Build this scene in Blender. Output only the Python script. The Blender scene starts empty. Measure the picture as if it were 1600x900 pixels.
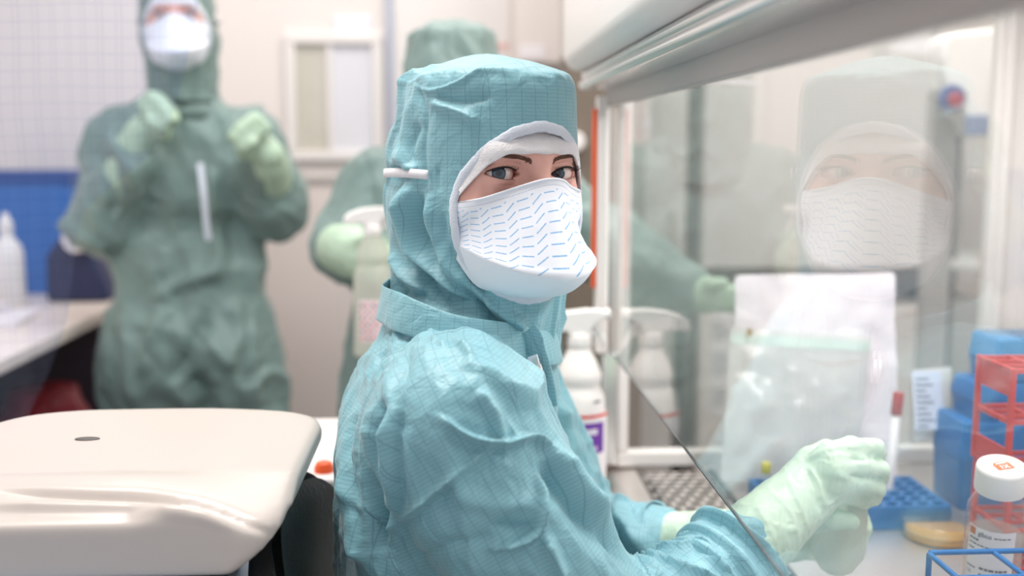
import bpy, bmesh, math, random
import numpy as np
from mathutils import Vector, Matrix
random.seed(7); RNG = np.random.default_rng(11)
SC = bpy.context.scene
COL = SC.collection
# ------------------------------------------------------------------ camera
H, F = 1.25, 1680.0
PITCH, YAW = math.atan(225 / F), math.radians(3.14)
FW = np.array([math.sin(YAW) * math.cos(PITCH), math.cos(YAW) * math.cos(PITCH), -math.sin(PITCH)])
RT = np.array([math.cos(YAW), -math.sin(YAW), 0.0])
UP = np.cross(RT, FW)
CAM = np.array([0, 0, H])
def at(px, py, Y):
    """world point at world depth Y behind photo pixel (px, py)"""
    d = FW + RT * (px - 800) / F + UP * (450 - py) / F
    return CAM + d * (Y / d[1])
def pix(P):
    q = P - CAM
    w = q @ FW
    return 800 + F * (q @ RT) / w, 450 - F * (q @ UP) / w
cam = bpy.data.cameras.new('camera')
co = bpy.data.objects.new('camera', cam); COL.objects.link(co)
M = Matrix((RT, UP, -FW)).transposed().to_4x4(); M.translation = Vector(CAM)
co.matrix_world = M
cam.sensor_width = 36; cam.lens = 36 * F / 1600
cam.clip_start = 0.02
cam.dof.use_dof = True; cam.dof.focus_distance = 0.955; cam.dof.aperture_fstop = 2.6
SC.camera = co
# ------------------------------------------------------------------ world, lights, exposure
w = bpy.data.worlds.new('world'); SC.world = w; w.use_nodes = True
bg = w.node_tree.nodes['Background']
bg.inputs[0].default_value = (0.95, 0.96, 1.0, 1); bg.inputs[1].default_value = 0.60
vs = SC.view_settings
SC.display_settings.display_device = 'sRGB'
vs.view_transform = 'Standard'; vs.look = 'None'; vs.gamma = 1; vs.exposure = 0.08
try: vs.use_curve_mapping = False
except Exception: pass
SC.cycles.transparent_max_bounces = 24
SC.cycles.max_bounces = 10
def area(name, loc, sx, sy, power, col=(1, 1, 1), rot=(0, 0, 0)):
    l = bpy.data.lights.new(name, 'AREA'); l.shape = 'RECTANGLE'; l.size = sx; l.size_y = sy
    l.energy = power; l.color = col
    o = bpy.data.objects.new(name, l); COL.objects.link(o); o.location = loc; o.rotation_euler = rot
    return o
area('unseen_ceiling_light', (-0.2, 2.55, 2.58), 1.6, 0.6, 17, (1.0, 0.97, 0.94))
area('unseen_ceiling_light', (-0.45, 1.05, 2.58), 0.9, 0.5, 29, (1.0, 0.97, 0.93))
area('unseen_ceiling_light', (1.25, 1.8, 2.58), 1.2, 0.6, 30, (1.0, 0.97, 0.95))  # unseen lamp, added to brighten the cupboards and dispenser on the right
area('cabinet_tube_light', (0.52, 0.95, 1.485), 0.2, 1.0, 6.5, (1.0, 0.97, 0.95))

# ------------------------------------------------------------------ materials
def lin(c):
    c = np.array(c, float) / 255.0
    return tuple(np.where(c <= 0.04045, c / 12.92, ((c + 0.055) / 1.055) ** 2.4)) + (1.0,)
def mat(name, rgb=(200, 200, 200), rough=0.5, metal=0.0, bump=None, spec=0.5, coat=0, sss=0, mottled=0, trans=0, alpha=1, mscale=60):
    m = bpy.data.materials.new(name); m.use_nodes = True
    nt = m.node_tree; b = nt.nodes['Principled BSDF']
    b.inputs['Base Color'].default_value = lin(rgb)
    b.inputs['Roughness'].default_value = rough; b.inputs['Metallic'].default_value = metal
    b.inputs['Specular IOR Level'].default_value = spec; b.inputs['Coat Weight'].default_value = coat
    b.inputs['Subsurface Weight'].default_value = sss
    if sss: b.inputs['Subsurface Radius'].default_value = (0.01, 0.004, 0.003)
    b.inputs['Transmission Weight'].default_value = trans; b.inputs['Alpha'].default_value = alpha
    tc = nt.nodes.new('ShaderNodeTexCoord')
    if mottled:
        n = nt.nodes.new('ShaderNodeTexNoise'); n.inputs['Scale'].default_value = mscale; n.inputs['Detail'].default_value = 4
        nt.links.new(tc.outputs['Object'], n.inputs['Vector'])
        mx = nt.nodes.new('ShaderNodeMix'); mx.data_type = 'RGBA'; mx.blend_type = 'MULTIPLY'
        mx.inputs['A'].default_value = lin(rgb)
        rp = nt.nodes.new('ShaderNodeMapRange'); rp.inputs['To Min'].default_value = 1 - mottled; rp.inputs['To Max'].default_value = 1 + mottled * .6
        nt.links.new(n.outputs['Fac'], rp.inputs['Value']); 
        cb = nt.nodes.new('ShaderNodeCombineColor')
        for i in range(3): nt.links.new(rp.outputs[0], cb.inputs[i])
        nt.links.new(cb.outputs[0], mx.inputs['B']); mx.inputs['Factor'].default_value = 1
        nt.links.new(mx.outputs['Result'], b.inputs['Base Color'])
    if bump:
        n = nt.nodes.new('ShaderNodeTexNoise'); n.inputs['Scale'].default_value = bump[0]; n.inputs['Detail'].default_value = 5
        nt.links.new(tc.outputs['Object'], n.inputs['Vector'])
        bp = nt.nodes.new('ShaderNodeBump'); bp.inputs['Strength'].default_value = bump[1]; bp.inputs['Distance'].default_value = 0.01 if len(bump) < 3 else bump[2]
        nt.links.new(n.outputs['Fac'], bp.inputs['Height']); nt.links.new(bp.outputs[0], b.inputs['Normal'])
    return m
def math_node(nt, op, a, b=None, c=None):
    n = nt.nodes.new('ShaderNodeMath'); n.operation = op
    for i, v in enumerate((a, b, c)):
        if v is None: continue
        if isinstance(v, (int, float)): n.inputs[i].default_value = v
        else: nt.links.new(v, n.inputs[i])
    return n.outputs[0]
def pane_mat(name, tint=(1, 1, 1), gloss=1.0, haze=0.0, hazecol=(225, 225, 225), rough=0.0):
    """sheet glass / clear film: Fresnel reflection over straight-through transparency, with a little milky haze"""
    m = bpy.data.materials.new(name); m.use_nodes = True; nt = m.node_tree
    for n in list(nt.nodes): nt.nodes.remove(n)
    out = nt.nodes.new('ShaderNodeOutputMaterial')
    ge = nt.nodes.new('ShaderNodeNewGeometry')
    ior = math_node(nt, 'MULTIPLY_ADD', ge.outputs['Backfacing'], 1 / 1.5 - 1.5, 1.5)
    fr = nt.nodes.new('ShaderNodeFresnel'); nt.links.new(ior, fr.inputs['IOR'])
    fac = math_node(nt, 'MULTIPLY', fr.outputs[0], gloss)
    tr = nt.nodes.new('ShaderNodeBsdfTransparent'); tr.inputs[0].default_value = (*tint, 1)
    df = nt.nodes.new('ShaderNodeBsdfDiffuse'); df.inputs[0].default_value = lin(hazecol)
    tl = nt.nodes.new('ShaderNodeBsdfTranslucent'); tl.inputs[0].default_value = lin(hazecol)
    ad = nt.nodes.new('ShaderNodeMixShader'); ad.inputs[0].default_value = .5
    nt.links.new(df.outputs[0], ad.inputs[1]); nt.links.new(tl.outputs[0], ad.inputs[2])
    mh = nt.nodes.new('ShaderNodeMixShader'); mh.inputs[0].default_value = haze
    nt.links.new(tr.outputs[0], mh.inputs[1]); nt.links.new(ad.outputs[0], mh.inputs[2])
    gl = nt.nodes.new('ShaderNodeBsdfGlossy'); gl.inputs['Roughness'].default_value = rough; gl.inputs[0].default_value = (1, 1, 1, 1)
    mx = nt.nodes.new('ShaderNodeMixShader'); nt.links.new(fac, mx.inputs[0])
    nt.links.new(mh.outputs[0], mx.inputs[1]); nt.links.new(gl.outputs[0], mx.inputs[2])
    nt.links.new(mx.outputs[0], out.inputs[0])
    return m
def fabric_mat(name, rgb, line_rgb, dense=0.0033, sparse=0.0097, k_d=0.22, k_s=0.5, rough=0.5):
    """woven coverall cloth with a carbon-thread grid, read from the cloth's own rest coordinates"""
    m = bpy.data.materials.new(name); m.use_nodes = True; nt = m.node_tree; b = nt.nodes['Principled BSDF']
    ra = nt.nodes.new('ShaderNodeAttribute'); ra.attribute_name = 'rest'
    na = nt.nodes.new('ShaderNodeAttribute'); na.attribute_name = 'rest_normal'
    r = nt.nodes.new('ShaderNodeSeparateXYZ'); nt.links.new(ra.outputs['Vector'], r.inputs[0])
    n = nt.nodes.new('ShaderNodeSeparateXYZ'); nt.links.new(na.outputs['Vector'], n.inputs[0])
    def lines(i, period, width, k):
        f = math_node(nt, 'FRACT', math_node(nt, 'DIVIDE', r.outputs[i], period))
        d = math_node(nt, 'MULTIPLY', math_node(nt, 'ABSOLUTE', math_node(nt, 'SUBTRACT', f, 0.5)), period)
        mr = nt.nodes.new('ShaderNodeMapRange'); nt.links.new(d, mr.inputs[0])
        mr.inputs[1].default_value = width * .6; mr.inputs[2].default_value = width * 1.3; mr.inputs[3].default_value = 1; mr.inputs[4].default_value = 0
        an = math_node(nt, 'ABSOLUTE', n.outputs[i])
        wr = nt.nodes.new('ShaderNodeMapRange'); nt.links.new(an, wr.inputs[0])
        wr.inputs[1].default_value = .72; wr.inputs[2].default_value = .86; wr.inputs[3].default_value = k; wr.inputs[4].default_value = 0
        return math_node(nt, 'MULTIPLY', mr.outputs[0], wr.outputs[0])
    a = lines(2, dense, 0.0006, k_d)
    s1 = lines(0, sparse, 0.00042, k_s); s2 = lines(1, sparse, 0.00042, k_s)
    fac = math_node(nt, 'MAXIMUM', a, math_node(nt, 'MAXIMUM', s1, s2))
    mx = nt.nodes.new('ShaderNodeMix'); mx.data_type = 'RGBA'
    nt.links.new(fac, mx.inputs['Factor']); mx.inputs['A'].default_value = lin(rgb); mx.inputs['B'].default_value = lin(line_rgb)
    nt.links.new(mx.outputs['Result'], b.inputs['Base Color'])
    b.inputs['Roughness'].default_value = rough; b.inputs['Specular IOR Level'].default_value = .5
    b.inputs['Sheen Weight'].default_value = .25; b.inputs['Sheen Roughness'].default_value = .4
    ns = nt.nodes.new('ShaderNodeTexNoise'); ns.inputs['Scale'].default_value = 45; ns.inputs['Detail'].default_value = 3; ns.inputs['Distortion'].default_value = 1.2
    nt.links.new(ra.outputs['Vector'], ns.inputs['Vector'])
    bp = nt.nodes.new('ShaderNodeBump'); bp.inputs['Strength'].default_value = .55; bp.inputs['Distance'].default_value = .004
    nt.links.new(ns.outputs['Fac'], bp.inputs['Height']); nt.links.new(bp.outputs[0], b.inputs['Normal'])
    return m
MT = {}
MT['wall'] = mat('wall_paint', (232, 225, 221), .7, mottled=.02, mscale=2)
MT['wall_low'] = mat('wall_panel_paint', (226, 216, 211), .6)
MT['floor'] = mat('vinyl_floor', (190, 186, 184), .35, mottled=.08, mscale=40)
MT['ceil'] = mat('ceiling_paint', (236, 232, 228), .8)
MT['white'] = mat('white_plastic', (236, 233, 230), .35)
MT['white_metal'] = mat('white_enamel', (234, 230, 227), .3, spec=.5)
MT['warmwhite'] = mat('moulded_white_plastic', (198, 189, 183), .32)
MT['steel'] = mat('brushed_steel', (214, 208, 204), .34, metal=.75, bump=(400, .05))
MT['chrome'] = mat('polished_aluminium', (232, 230, 230), .2, metal=.85)
MT['cupboard'] = mat('cupboard_front', (206, 201, 197), .5)
MT['grey'] = mat('grey_enamel', (176, 170, 167), .4)
MT['darkgrey'] = mat('dark_grey_metal', (88, 84, 80), .5)
MT['brown'] = mat('brown_grey_gap', (118, 106, 94), .6)
MT['black'] = mat('black_plastic', (24, 24, 26), .42, bump=(500, .15))
MT['vinyl'] = mat('black_vinyl', (30, 30, 33), .36, bump=(220, .2))
MT['orange'] = mat('orange_seal', (232, 96, 48), .5)
MT['glass'] = pane_mat('sash_glass', (.985, .99, .985), 0.8, 0.02, (240, 236, 236))
MT['pane'] = pane_mat('window_glass', (.97, .98, .975), .45, 0.06)
MT['skin'] = mat('skin', (238, 184, 170), .42, sss=.12, mottled=.08, mscale=140, bump=(900, .08))
MT['cloth'] = fabric_mat('teal_cleanroom_cloth', (130, 180, 191), (56, 100, 120), sparse=.0125, k_d=.17, k_s=.34, rough=.46)
MT['cloth_far'] = fabric_mat('green_cleanroom_cloth', (116, 139, 134), (70, 104, 104), k_d=.0, k_s=.15)
MT['trim'] = mat('white_binding_cloth', (218, 224, 235), .8, bump=(700, .5, .002))
MT['terry'] = mat('white_terry_cloth', (243, 240, 243), .95, bump=(900, .6, .003))
MT['elastic'] = mat('white_elastic', (228, 226, 232), .8)
MT['glove_far'] = mat('pale_green_latex_dimmed', (178, 202, 178), .5)  # darker copy of the glove colour, offsets the strong light on far hands
MT['glove'] = mat('pale_green_latex', (204, 226, 204), .42, sss=.15, bump=(60, .12, .006))
MT['blue'] = mat('blue_polypropylene', (8, 104, 174), .35)
MT['bluelid'] = mat('clear_blue_plastic', (72, 150, 208), .2, trans=.25)
MT['navy'] = mat('navy_plastic', (36, 46, 86), .5)
MT['red'] = mat('red_polypropylene', (198, 50, 46), .4)
MT['redbag'] = mat('red_waste_bag', (156, 40, 56), .35, bump=(14, .6, .05))
MT['purplebag'] = mat('purple_blue_bag', (82, 74, 138), .4, bump=(14, .6, .05))
MT['yellow'] = mat('yellow_plastic', (214, 206, 60), .4)
MT['purple'] = mat('purple_ink', (108, 58, 160), .6)
MT['redink'] = mat('red_ink', (226, 74, 50), .6)
MT['orangeink'] = mat('orange_ink', (206, 112, 56), .6)
MT['ink'] = mat('grey_ink', (96, 98, 108), .7)
MT['whiteink'] = mat('white_ink', (240, 236, 244), .6)
MT['paper'] = mat('paper', (238, 232, 234), .8)
MT['label'] = mat('label_paper', (240, 236, 238), .7)
MT['frost'] = pane_mat('frosted_polyethylene', (.86, .88, .84), .5, .70, (236, 237, 228), .25)
MT['clear'] = pane_mat('clear_plastic', (.95, .96, .95), 0.8, .035)
MT['liquid'] = pane_mat('clear_liquid', (.93, .88, .86), .3, .25, (222, 205, 196))
MT['agar'] = mat('amber_agar', (222, 172, 84), .25, sss=0)
MT['foil'] = pane_mat('clear_pouch_film', (.95, .97, .96), 1.0, .86, (244, 244, 242), .12)
MT['pouchpaper'] = mat('pouch_paper', (244, 238, 244), .7, bump=(18, .35, .02))
MT['teal_plastic'] = mat('pale_teal_plastic', (190, 212, 210), .4)
MT['dark'] = mat('dark_recess', (40, 44, 48), .7)
MT['bench'] = mat('bench_laminate', (235, 222, 213), .35)

# ------------------------------------------------------------------ mesh helpers
class MB:
    def __init__(s): s.v = []; s.f = []; s.mi = []; s.n = 0
    def add(s, v, f, mi=0):
        v = [tuple(map(float, p)) for p in v]; s.v += v
        s.f += [tuple(int(i) + s.n for i in q) for q in f]; s.mi += [mi] * len(f); s.n += len(v); return s
    def box(s, lo, hi, mi=0):
        x0, y0, z0 = lo; x1, y1, z1 = hi
        v = [(x0,y0,z0),(x1,y0,z0),(x1,y1,z0),(x0,y1,z0),(x0,y0,z1),(x1,y0,z1),(x1,y1,z1),(x0,y1,z1)]
        return s.add(v, [(0,3,2,1),(4,5,6,7),(0,1,5,4),(1,2,6,5),(2,3,7,6),(3,0,4,7)], mi)
    def grid(s, P, mi=0, wrap_u=False, wrap_v=False, flip=False):
        """P[u][v] -> quads"""
        P = np.asarray(P); nu, nv = P.shape[:2]; f = []
        for i in range(nu if wrap_u else nu - 1):
            for j in range(nv if wrap_v else nv - 1):
                a, b, c, d = i*nv+j, ((i+1)%nu)*nv+j, ((i+1)%nu)*nv+(j+1)%nv, i*nv+(j+1)%nv
                f.append((a,d,c,b) if flip else (a,b,c,d))
        return s.add(P.reshape(-1,3), f, mi)
    def lathe(s, prof, c=(0,0,0), n=40, mi=0, axis=None, caps=True):
        """prof: list of (r, z); about z (or axis dir) through c"""
        A = np.array(axis if axis is not None else (0,0,1.0)); A = A/np.linalg.norm(A)
        t = np.array((1.0,0,0)) if abs(A[0]) < .9 else np.array((0,1.0,0))
        e1 = t - A*(t@A); e1 /= np.linalg.norm(e1); e2 = np.cross(A, e1)
        th = np.linspace(0, 2*math.pi, n, endpoint=False)
        P = np.array([[np.array(c)+A*z+r*(e1*math.cos(a)+e2*math.sin(a)) for a in th] for r, z in prof])
        base = s.n; s.grid(P, mi, wrap_v=True, flip=True)
        if caps:
            s.f.append(tuple(base+j for j in range(n-1,-1,-1))); s.mi.append(mi)
            s.f.append(tuple(base+(len(prof)-1)*n+j for j in range(n))); s.mi.append(mi)
        return s
    def tube(s, pts, r, n=10, mi=0, closed=False, caps=True):
        P = np.array(pts, float); m = len(P); r = np.full(m, r) if np.isscalar(r) else np.array(r, float)
        T = np.gradient(P, axis=0) if not closed else (np.roll(P,-1,0)-np.roll(P,1,0))
        T /= np.linalg.norm(T,axis=1)[:,None]+1e-12
        u = np.cross(T[0], (0,0,1)); 
        if np.linalg.norm(u) < .1: u = np.cross(T[0], (1,0,0))
        rings = []
        for i in range(m):
            u = u - T[i]*(u@T[i]); u /= np.linalg.norm(u); v = np.cross(T[i], u)
            rings.append([P[i]+r[i]*(u*math.cos(a)+v*math.sin(a)) for a in np.linspace(0,2*math.pi,n,endpoint=False)])
        base = s.n; s.grid(np.array(rings), mi, wrap_u=closed, wrap_v=True, flip=True)
        if caps and not closed:
            s.f.append(tuple(base+j for j in range(n-1,-1,-1))); s.mi.append(mi)
            s.f.append(tuple(base+(m-1)*n+j for j in range(n))); s.mi.append(mi)
        return s
    def prism(s, poly, ext, mi=0):
        """poly: 3D planar points; ext: extrusion vector"""
        P = np.array(poly, float); n = len(P); Q = P + np.array(ext)
        f = [tuple(range(n-1,-1,-1)), tuple(range(n,2*n))]+[(i,(i+1)%n,n+(i+1)%n,n+i) for i in range(n)]
        return s.add(np.vstack([P,Q]), f, mi)
def empty(name, label, cat, loc=(0,0,0), group=None):
    o = bpy.data.objects.new(name, None); COL.objects.link(o); o.location = loc; o.empty_display_size = .05
    return tag(o, label, cat, group)
def tag(o, label=None, cat=None, group=None, kind=None):
    if label: o['label'] = label
    if cat: o['category'] = cat
    if group: o['group'] = group
    if kind: o['kind'] = kind
    return o
def root_loc(o):
    p = np.zeros(3)
    while o is not None: p += np.array(o.location); o = o.parent
    return p
def mesh_obj(name, V, Fc, mats, parent=None, mi=None, smooth=True, angle=None, bevel=0, bseg=3, label=None, org=None):
    """V in world space; stored relative to the parent (or org)"""
    V = np.asarray(V, float)
    off = root_loc(parent) if parent is not None else np.zeros(3)
    loc = np.zeros(3)
    if org is not None: loc = np.array(org) - off
    me = bpy.data.meshes.new(name)
    if isinstance(Fc, np.ndarray) and Fc.ndim == 2 and Fc.shape[1] == 4:
        nF = len(Fc); me.vertices.add(len(V)); me.vertices.foreach_set('co', (V-off-loc).astype(np.float32).ravel())
        me.loops.add(nF*4); me.loops.foreach_set('vertex_index', Fc.astype(np.int32).ravel())
        me.polygons.add(nF); me.polygons.foreach_set('loop_start', np.arange(0,nF*4,4,dtype=np.int32))
        me.update(calc_edges=True)
    else:
        me.from_pydata([tuple(p) for p in (V-off-loc)], [], [tuple(q) for q in Fc])
    for m in (mats if isinstance(mats,(list,tuple)) else [mats]): me.materials.append(m)
    if mi is not None: me.polygons.foreach_set('material_index', np.array(mi, np.int32))
    if smooth: me.polygons.foreach_set('use_smooth', np.ones(len(me.polygons), bool))
    if smooth and angle: me.set_sharp_from_angle(angle=math.radians(angle))
    me.validate(); me.update()
    o = bpy.data.objects.new(name, me); COL.objects.link(o); o.location = tuple(loc)
    if parent is not None: o.parent = parent
    if bevel:
        bv = o.modifiers.new('bevel','BEVEL'); bv.width = bevel; bv.segments = bseg; bv.limit_method='ANGLE'; bv.angle_limit = math.radians(35)
        bv.harden_normals = False
    if label: o['label'] = label
    return o
def part(name, mb, mats, parent=None, smooth=True, angle=40, bevel=0, bseg=3, label=None, kind=None, org=None):
    o = mesh_obj(name, mb.v, mb.f, mats, parent, mb.mi, smooth, angle, bevel, bseg, label, org)
    if kind: o['kind'] = kind
    return o
def struct(name, mb, mats, **k): return part(name, mb, mats, kind='structure', **k)
def text_mesh(body, size, M4, mats, name, parent, bend=None, align='LEFT', weight=0.0):
    """lettering as a mesh; M4 maps text space to world; bend(p)->p for curved labels"""
    cu = bpy.data.curves.new('t', 'FONT'); cu.body = body; cu.size = size; cu.align_x = align; cu.offset = weight
    cu.resolution_u = 3
    o = bpy.data.objects.new('t', cu); COL.objects.link(o)
    dg = bpy.context.evaluated_depsgraph_get(); me = o.evaluated_get(dg).to_mesh()
    V = np.array([v.co[:] for v in me.vertices]).reshape(-1,3); Fc = [tuple(p.vertices) for p in me.polygons]
    o.evaluated_get(dg).to_mesh_clear(); bpy.data.objects.remove(o); bpy.data.curves.remove(cu)
    if bend: V = np.array([bend(p) for p in V])
    else:
        A = np.array(M4); V = V @ A[:3,:3].T + A[:3,3]
    return mesh_obj(name, V, Fc, mats, parent, smooth=False)
# ------------------------------------------------------------------ distance fields and surface nets
def surfnets(xs, ys, zs, D):
    S = D < 0; nx, ny, nz = D.shape
    c = np.zeros((nx-1,ny-1,nz-1), np.uint8)
    for a in (0,1):
        for b in (0,1):
            for d in (0,1): c += S[a:nx-1+a, b:ny-1+b, d:nz-1+d]
    act = (c>0)&(c<8); idx = np.full(act.shape,-1,np.int32); I,J,K = np.where(act); idx[I,J,K] = np.arange(len(I))
    acc = np.zeros((len(I),3)); cnt = np.zeros(len(I))
    g = (xs,ys,zs)
    for ax in range(3):
        for p in (0,1):
            for q in (0,1):
                o0 = [0,0,0]; o1 = [0,0,0]; oth = [i for i in range(3) if i!=ax]
                o0[oth[0]]=o1[oth[0]]=p; o0[oth[1]]=o1[oth[1]]=q; o1[ax]=1
                v0 = D[I+o0[0],J+o0[1],K+o0[2]]; v1 = D[I+o1[0],J+o1[1],K+o1[2]]
                m = (v0<0)!=(v1<0); t = np.where(m, v0/np.where(m,v0-v1,1), 0)
                P0 = np.stack([g[i][(I,J,K)[i]+o0[i]] for i in range(3)],1); P1 = np.stack([g[i][(I,J,K)[i]+o1[i]] for i in range(3)],1)
                acc += np.where(m[:,None], P0+(P1-P0)*t[:,None], 0); cnt += m
    V = acc/cnt[:,None]; Q = []
    for ax in range(3):
        b_, c_ = [(1,2),(2,0),(0,1)][ax]
        sl0 = [slice(None)]*3; sl1 = [slice(None)]*3; sl0[ax]=slice(0,-1); sl1[ax]=slice(1,None)
        for o in (b_,c_): sl0[o]=slice(1,-1); sl1[o]=slice(1,-1)
        A = S[tuple(sl0)]; B = S[tuple(sl1)]
        for flip, msk in ((False, A&~B),(True, ~A&B)):
            w_ = np.argwhere(msk)
            if not len(w_): continue
            w_[:,b_]+=1; w_[:,c_]+=1
            def cell(db,dc):
                k = w_.copy(); k[:,b_]+=db; k[:,c_]+=dc; return idx[k[:,0],k[:,1],k[:,2]]
            q = np.stack([cell(-1,-1),cell(0,-1),cell(0,0),cell(-1,0)],1)
            Q.append(q[:,::-1] if flip else q)
    Q = np.vstack(Q); return V, Q[(Q>=0).all(1)]
def cap(P, a, b, r1, r2):
    a = np.array(a,np.float32); b = np.array(b,np.float32); ab = b-a; L = float(ab@ab)
    t = np.clip(((P-a)@ab)/L, 0, 1)
    return np.linalg.norm(P-a-t[...,None]*ab,axis=-1)-(r1+(r2-r1)*t)
def ell(P, c, r, R=None):
    q = P-np.array(c,np.float32)
    if R is not None: q = q@np.array(R,np.float32)
    r = np.array(r,np.float32); k0 = np.linalg.norm(q/r,axis=-1)+1e-9; k1 = np.linalg.norm(q/(r*r),axis=-1)+1e-9
    return k0*(k0-1)/k1
def smin(a, b, k):
    h = np.clip(.5+.5*(b-a)/k,0,1); return b+(a-b)*h-k*h*(1-h)
def smax(a, b, k): return -smin(-a,-b,k)
def grid_pts(xs,ys,zs):
    return np.stack(np.meshgrid(xs,ys,zs,indexing='ij'),-1).astype(np.float32)
def smooth_mesh(V, Q, lev=1, relax=0):
    """Catmull-Clark refinement; returns V, quads, normals"""
    me = bpy.data.meshes.new('tmp'); o = mesh_obj('tmp', V, Q, []); 
    bpy.data.meshes.remove(me)
    if relax:
        m = o.modifiers.new('s','SMOOTH'); m.iterations = relax; m.factor = .5
    if lev:
        m = o.modifiers.new('c','SUBSURF'); m.levels = lev; m.render_levels = lev
    dg = bpy.context.evaluated_depsgraph_get(); dg.update(); ev = o.evaluated_get(dg); e = ev.to_mesh()
    n = len(e.vertices); V2 = np.empty(n*3,np.float32); e.vertices.foreach_get('co',V2)
    N2 = np.empty(n*3,np.float32); e.vertex_normals.foreach_get('vector',N2)
    li = np.empty(len(e.loops),np.int32); e.loops.foreach_get('vertex_index',li)
    ev.to_mesh_clear(); m_ = o.data; bpy.data.objects.remove(o); bpy.data.meshes.remove(m_)
    return V2.reshape(-1,3).astype(float), li.reshape(-1,4), N2.reshape(-1,3).astype(float)
_T = RNG.random((32,32,32)).astype(np.float32)
def vnoise(P, s):
    q = P*s; i = np.floor(q).astype(int); f = q-i; f = f*f*(3-2*f); r = 0
    for a in (0,1):
        for b in (0,1):
            for c in (0,1):
                wgt = (f[:,0] if a else 1-f[:,0])*(f[:,1] if b else 1-f[:,1])*(f[:,2] if c else 1-f[:,2])
                r = r+wgt*_T[(i[:,0]+a)%32,(i[:,1]+b)%32,(i[:,2]+c)%32]
    return r*2-1
def crease(P, s, warp=.6):
    w_ = np.stack([vnoise(P+7.3,s*.6),vnoise(P+1.9,s*.6),vnoise(P-4.1,s*.6)],1)*warp/s
    n = vnoise(P+w_, s)
    return 1-np.minimum(1,np.abs(n)*2.2)
def poly_dist(px, py, poly):
    """distance and signed side to a pixel polyline, plus 0..1 position"""
    best = np.full(px.shape,1e9); side = np.zeros(px.shape); pos = np.zeros(px.shape); L = len(poly)-1
    for i in range(L):
        (x0,y0),(x1,y1) = poly[i],poly[i+1]; dx,dy = x1-x0,y1-y0; l2 = dx*dx+dy*dy
        t = np.clip(((px-x0)*dx+(py-y0)*dy)/l2,0,1); ex,ey = px-x0-t*dx, py-y0-t*dy
        d = np.hypot(ex,ey); m = d<best; best = np.where(m,d,best)
        side = np.where(m,np.sign(dx*ey-dy*ex),side); pos = np.where(m,(i+t)/L,pos)
    return best, side, pos
def spline(poly, n=6):
    P = np.array(poly,float); out = []
    for i in range(len(P)-1):
        p0,p1,p2,p3 = P[max(i-1,0)],P[i],P[i+1],P[min(i+2,len(P)-1)]
        for t in np.linspace(0,1,n,endpoint=False):
            out.append(.5*((2*p1)+(-p0+p2)*t+(2*p0-5*p1+4*p2-p3)*t*t+(-p0+3*p1-3*p2+p3)*t**3))
    out.append(P[-1]); return np.array(out)
def fold_disp(V, N, folds):
    """cloth folds: height over the cloth along drawn courses, on the side of the cloth that they run over"""
    px, py = pix(V); view = V-CAM; view /= np.linalg.norm(view,axis=1)[:,None]
    face = np.clip((-(N*view).sum(1)-.08)*2.4,0,1); d = np.zeros(len(V))
    for poly, amp, wd, kind in folds:
        pl = spline(poly,4); s, sd, t = poly_dist(px,py,pl)
        env = np.clip(np.minimum(t,1-t)*5+.15,0,1)
        if kind=='r': d += face*env*amp*np.exp(-(s/wd)**2)
        elif kind=='c': d -= face*env*amp*np.exp(-(np.sqrt(s*s+(.4*wd)**2)-.4*wd)/wd)   # valley
        elif kind=='p': d += face*env*amp*np.exp(-s/wd)          # sharp crest
        else:                                                     # 's': overlapping fold, soft one side
            d += face*env*amp*np.where(sd>0,np.exp(-(s/wd)**2),np.exp(-(s/(wd*.28))**2))
    return d
def cloth_obj(name, V, Q, N, rest, rnorm, mt, parent, label=None):
    o = mesh_obj(name, V, Q, mt, parent, label=label); me = o.data
    for nm, A in (('rest',rest),('rest_normal',rnorm)):
        at_ = me.attributes.new(nm,'FLOAT_VECTOR','POINT'); at_.data.foreach_set('vector',np.asarray(A,np.float32).ravel())
    return o
def frames_of(V, N, bones):
    """rest coordinates: each vertex in the frame of its nearest bone (a, b, r1, r2)"""
    D = np.stack([cap(V,a,b,r1,r2) for a,b,r1,r2 in bones],1); k = D.argmin(1)
    rest = np.zeros_like(V); rn = np.zeros_like(V)
    for i,(a,b,_,_) in enumerate(bones):
        z = np.array(b,float)-np.array(a,float); z /= np.linalg.norm(z)
        t = np.array((0,1.0,0)) if abs(z[1])<.9 else np.array((1.0,0,0))
        x = np.cross(t,z); x /= np.linalg.norm(x); y = np.cross(z,x); m = k==i
        R = np.stack([x,y,z],1); rest[m] = (V[m]-np.array(a))@R; rn[m] = N[m]@R
    return rest, rn
# ================================================================== ROOM
YB = 3.30
mb = MB().box((-1.75,-.6,-.06),(2.6,YB+.1,0)); struct('floor',mb,MT['floor'],angle=30)
mb = MB().box((-1.75,-.6,2.62),(2.6,YB+.1,2.70)); struct('ceiling',mb,MT['ceil'],angle=30)
zj = at(500,281,YB)[2]
mb = MB().box((-1.75,YB,zj),(2.6,YB+.1,2.62)); struct('wall_back',mb,MT['wall'],angle=30)
mb = MB().box((-1.75,YB,0),(2.6,YB+.1,zj-.008)); struct('wall_back_lower',mb,MT['wall_low'],angle=30)
mb = MB().box((-1.75,YB-.008,zj-.010),(at(612,281,YB)[0],YB+.05,zj+.008)); struct('trim_1',mb,MT['grey'],angle=30,bevel=.002)
mb = MB().box((-1.85,-.6,0),(-1.75,YB+.1,2.62)); struct('wall_left',mb,MT['wall'],angle=30)
mb = MB().box((2.6,-.6,0),(2.7,YB+.1,2.62)); struct('wall_right',mb,MT['wall'],angle=30)
mb = MB().box((-1.75,YB-.012,0),(2.6,YB,.09)); struct('baseboard_back',mb,MT['grey'],angle=30,bevel=.003)
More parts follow.
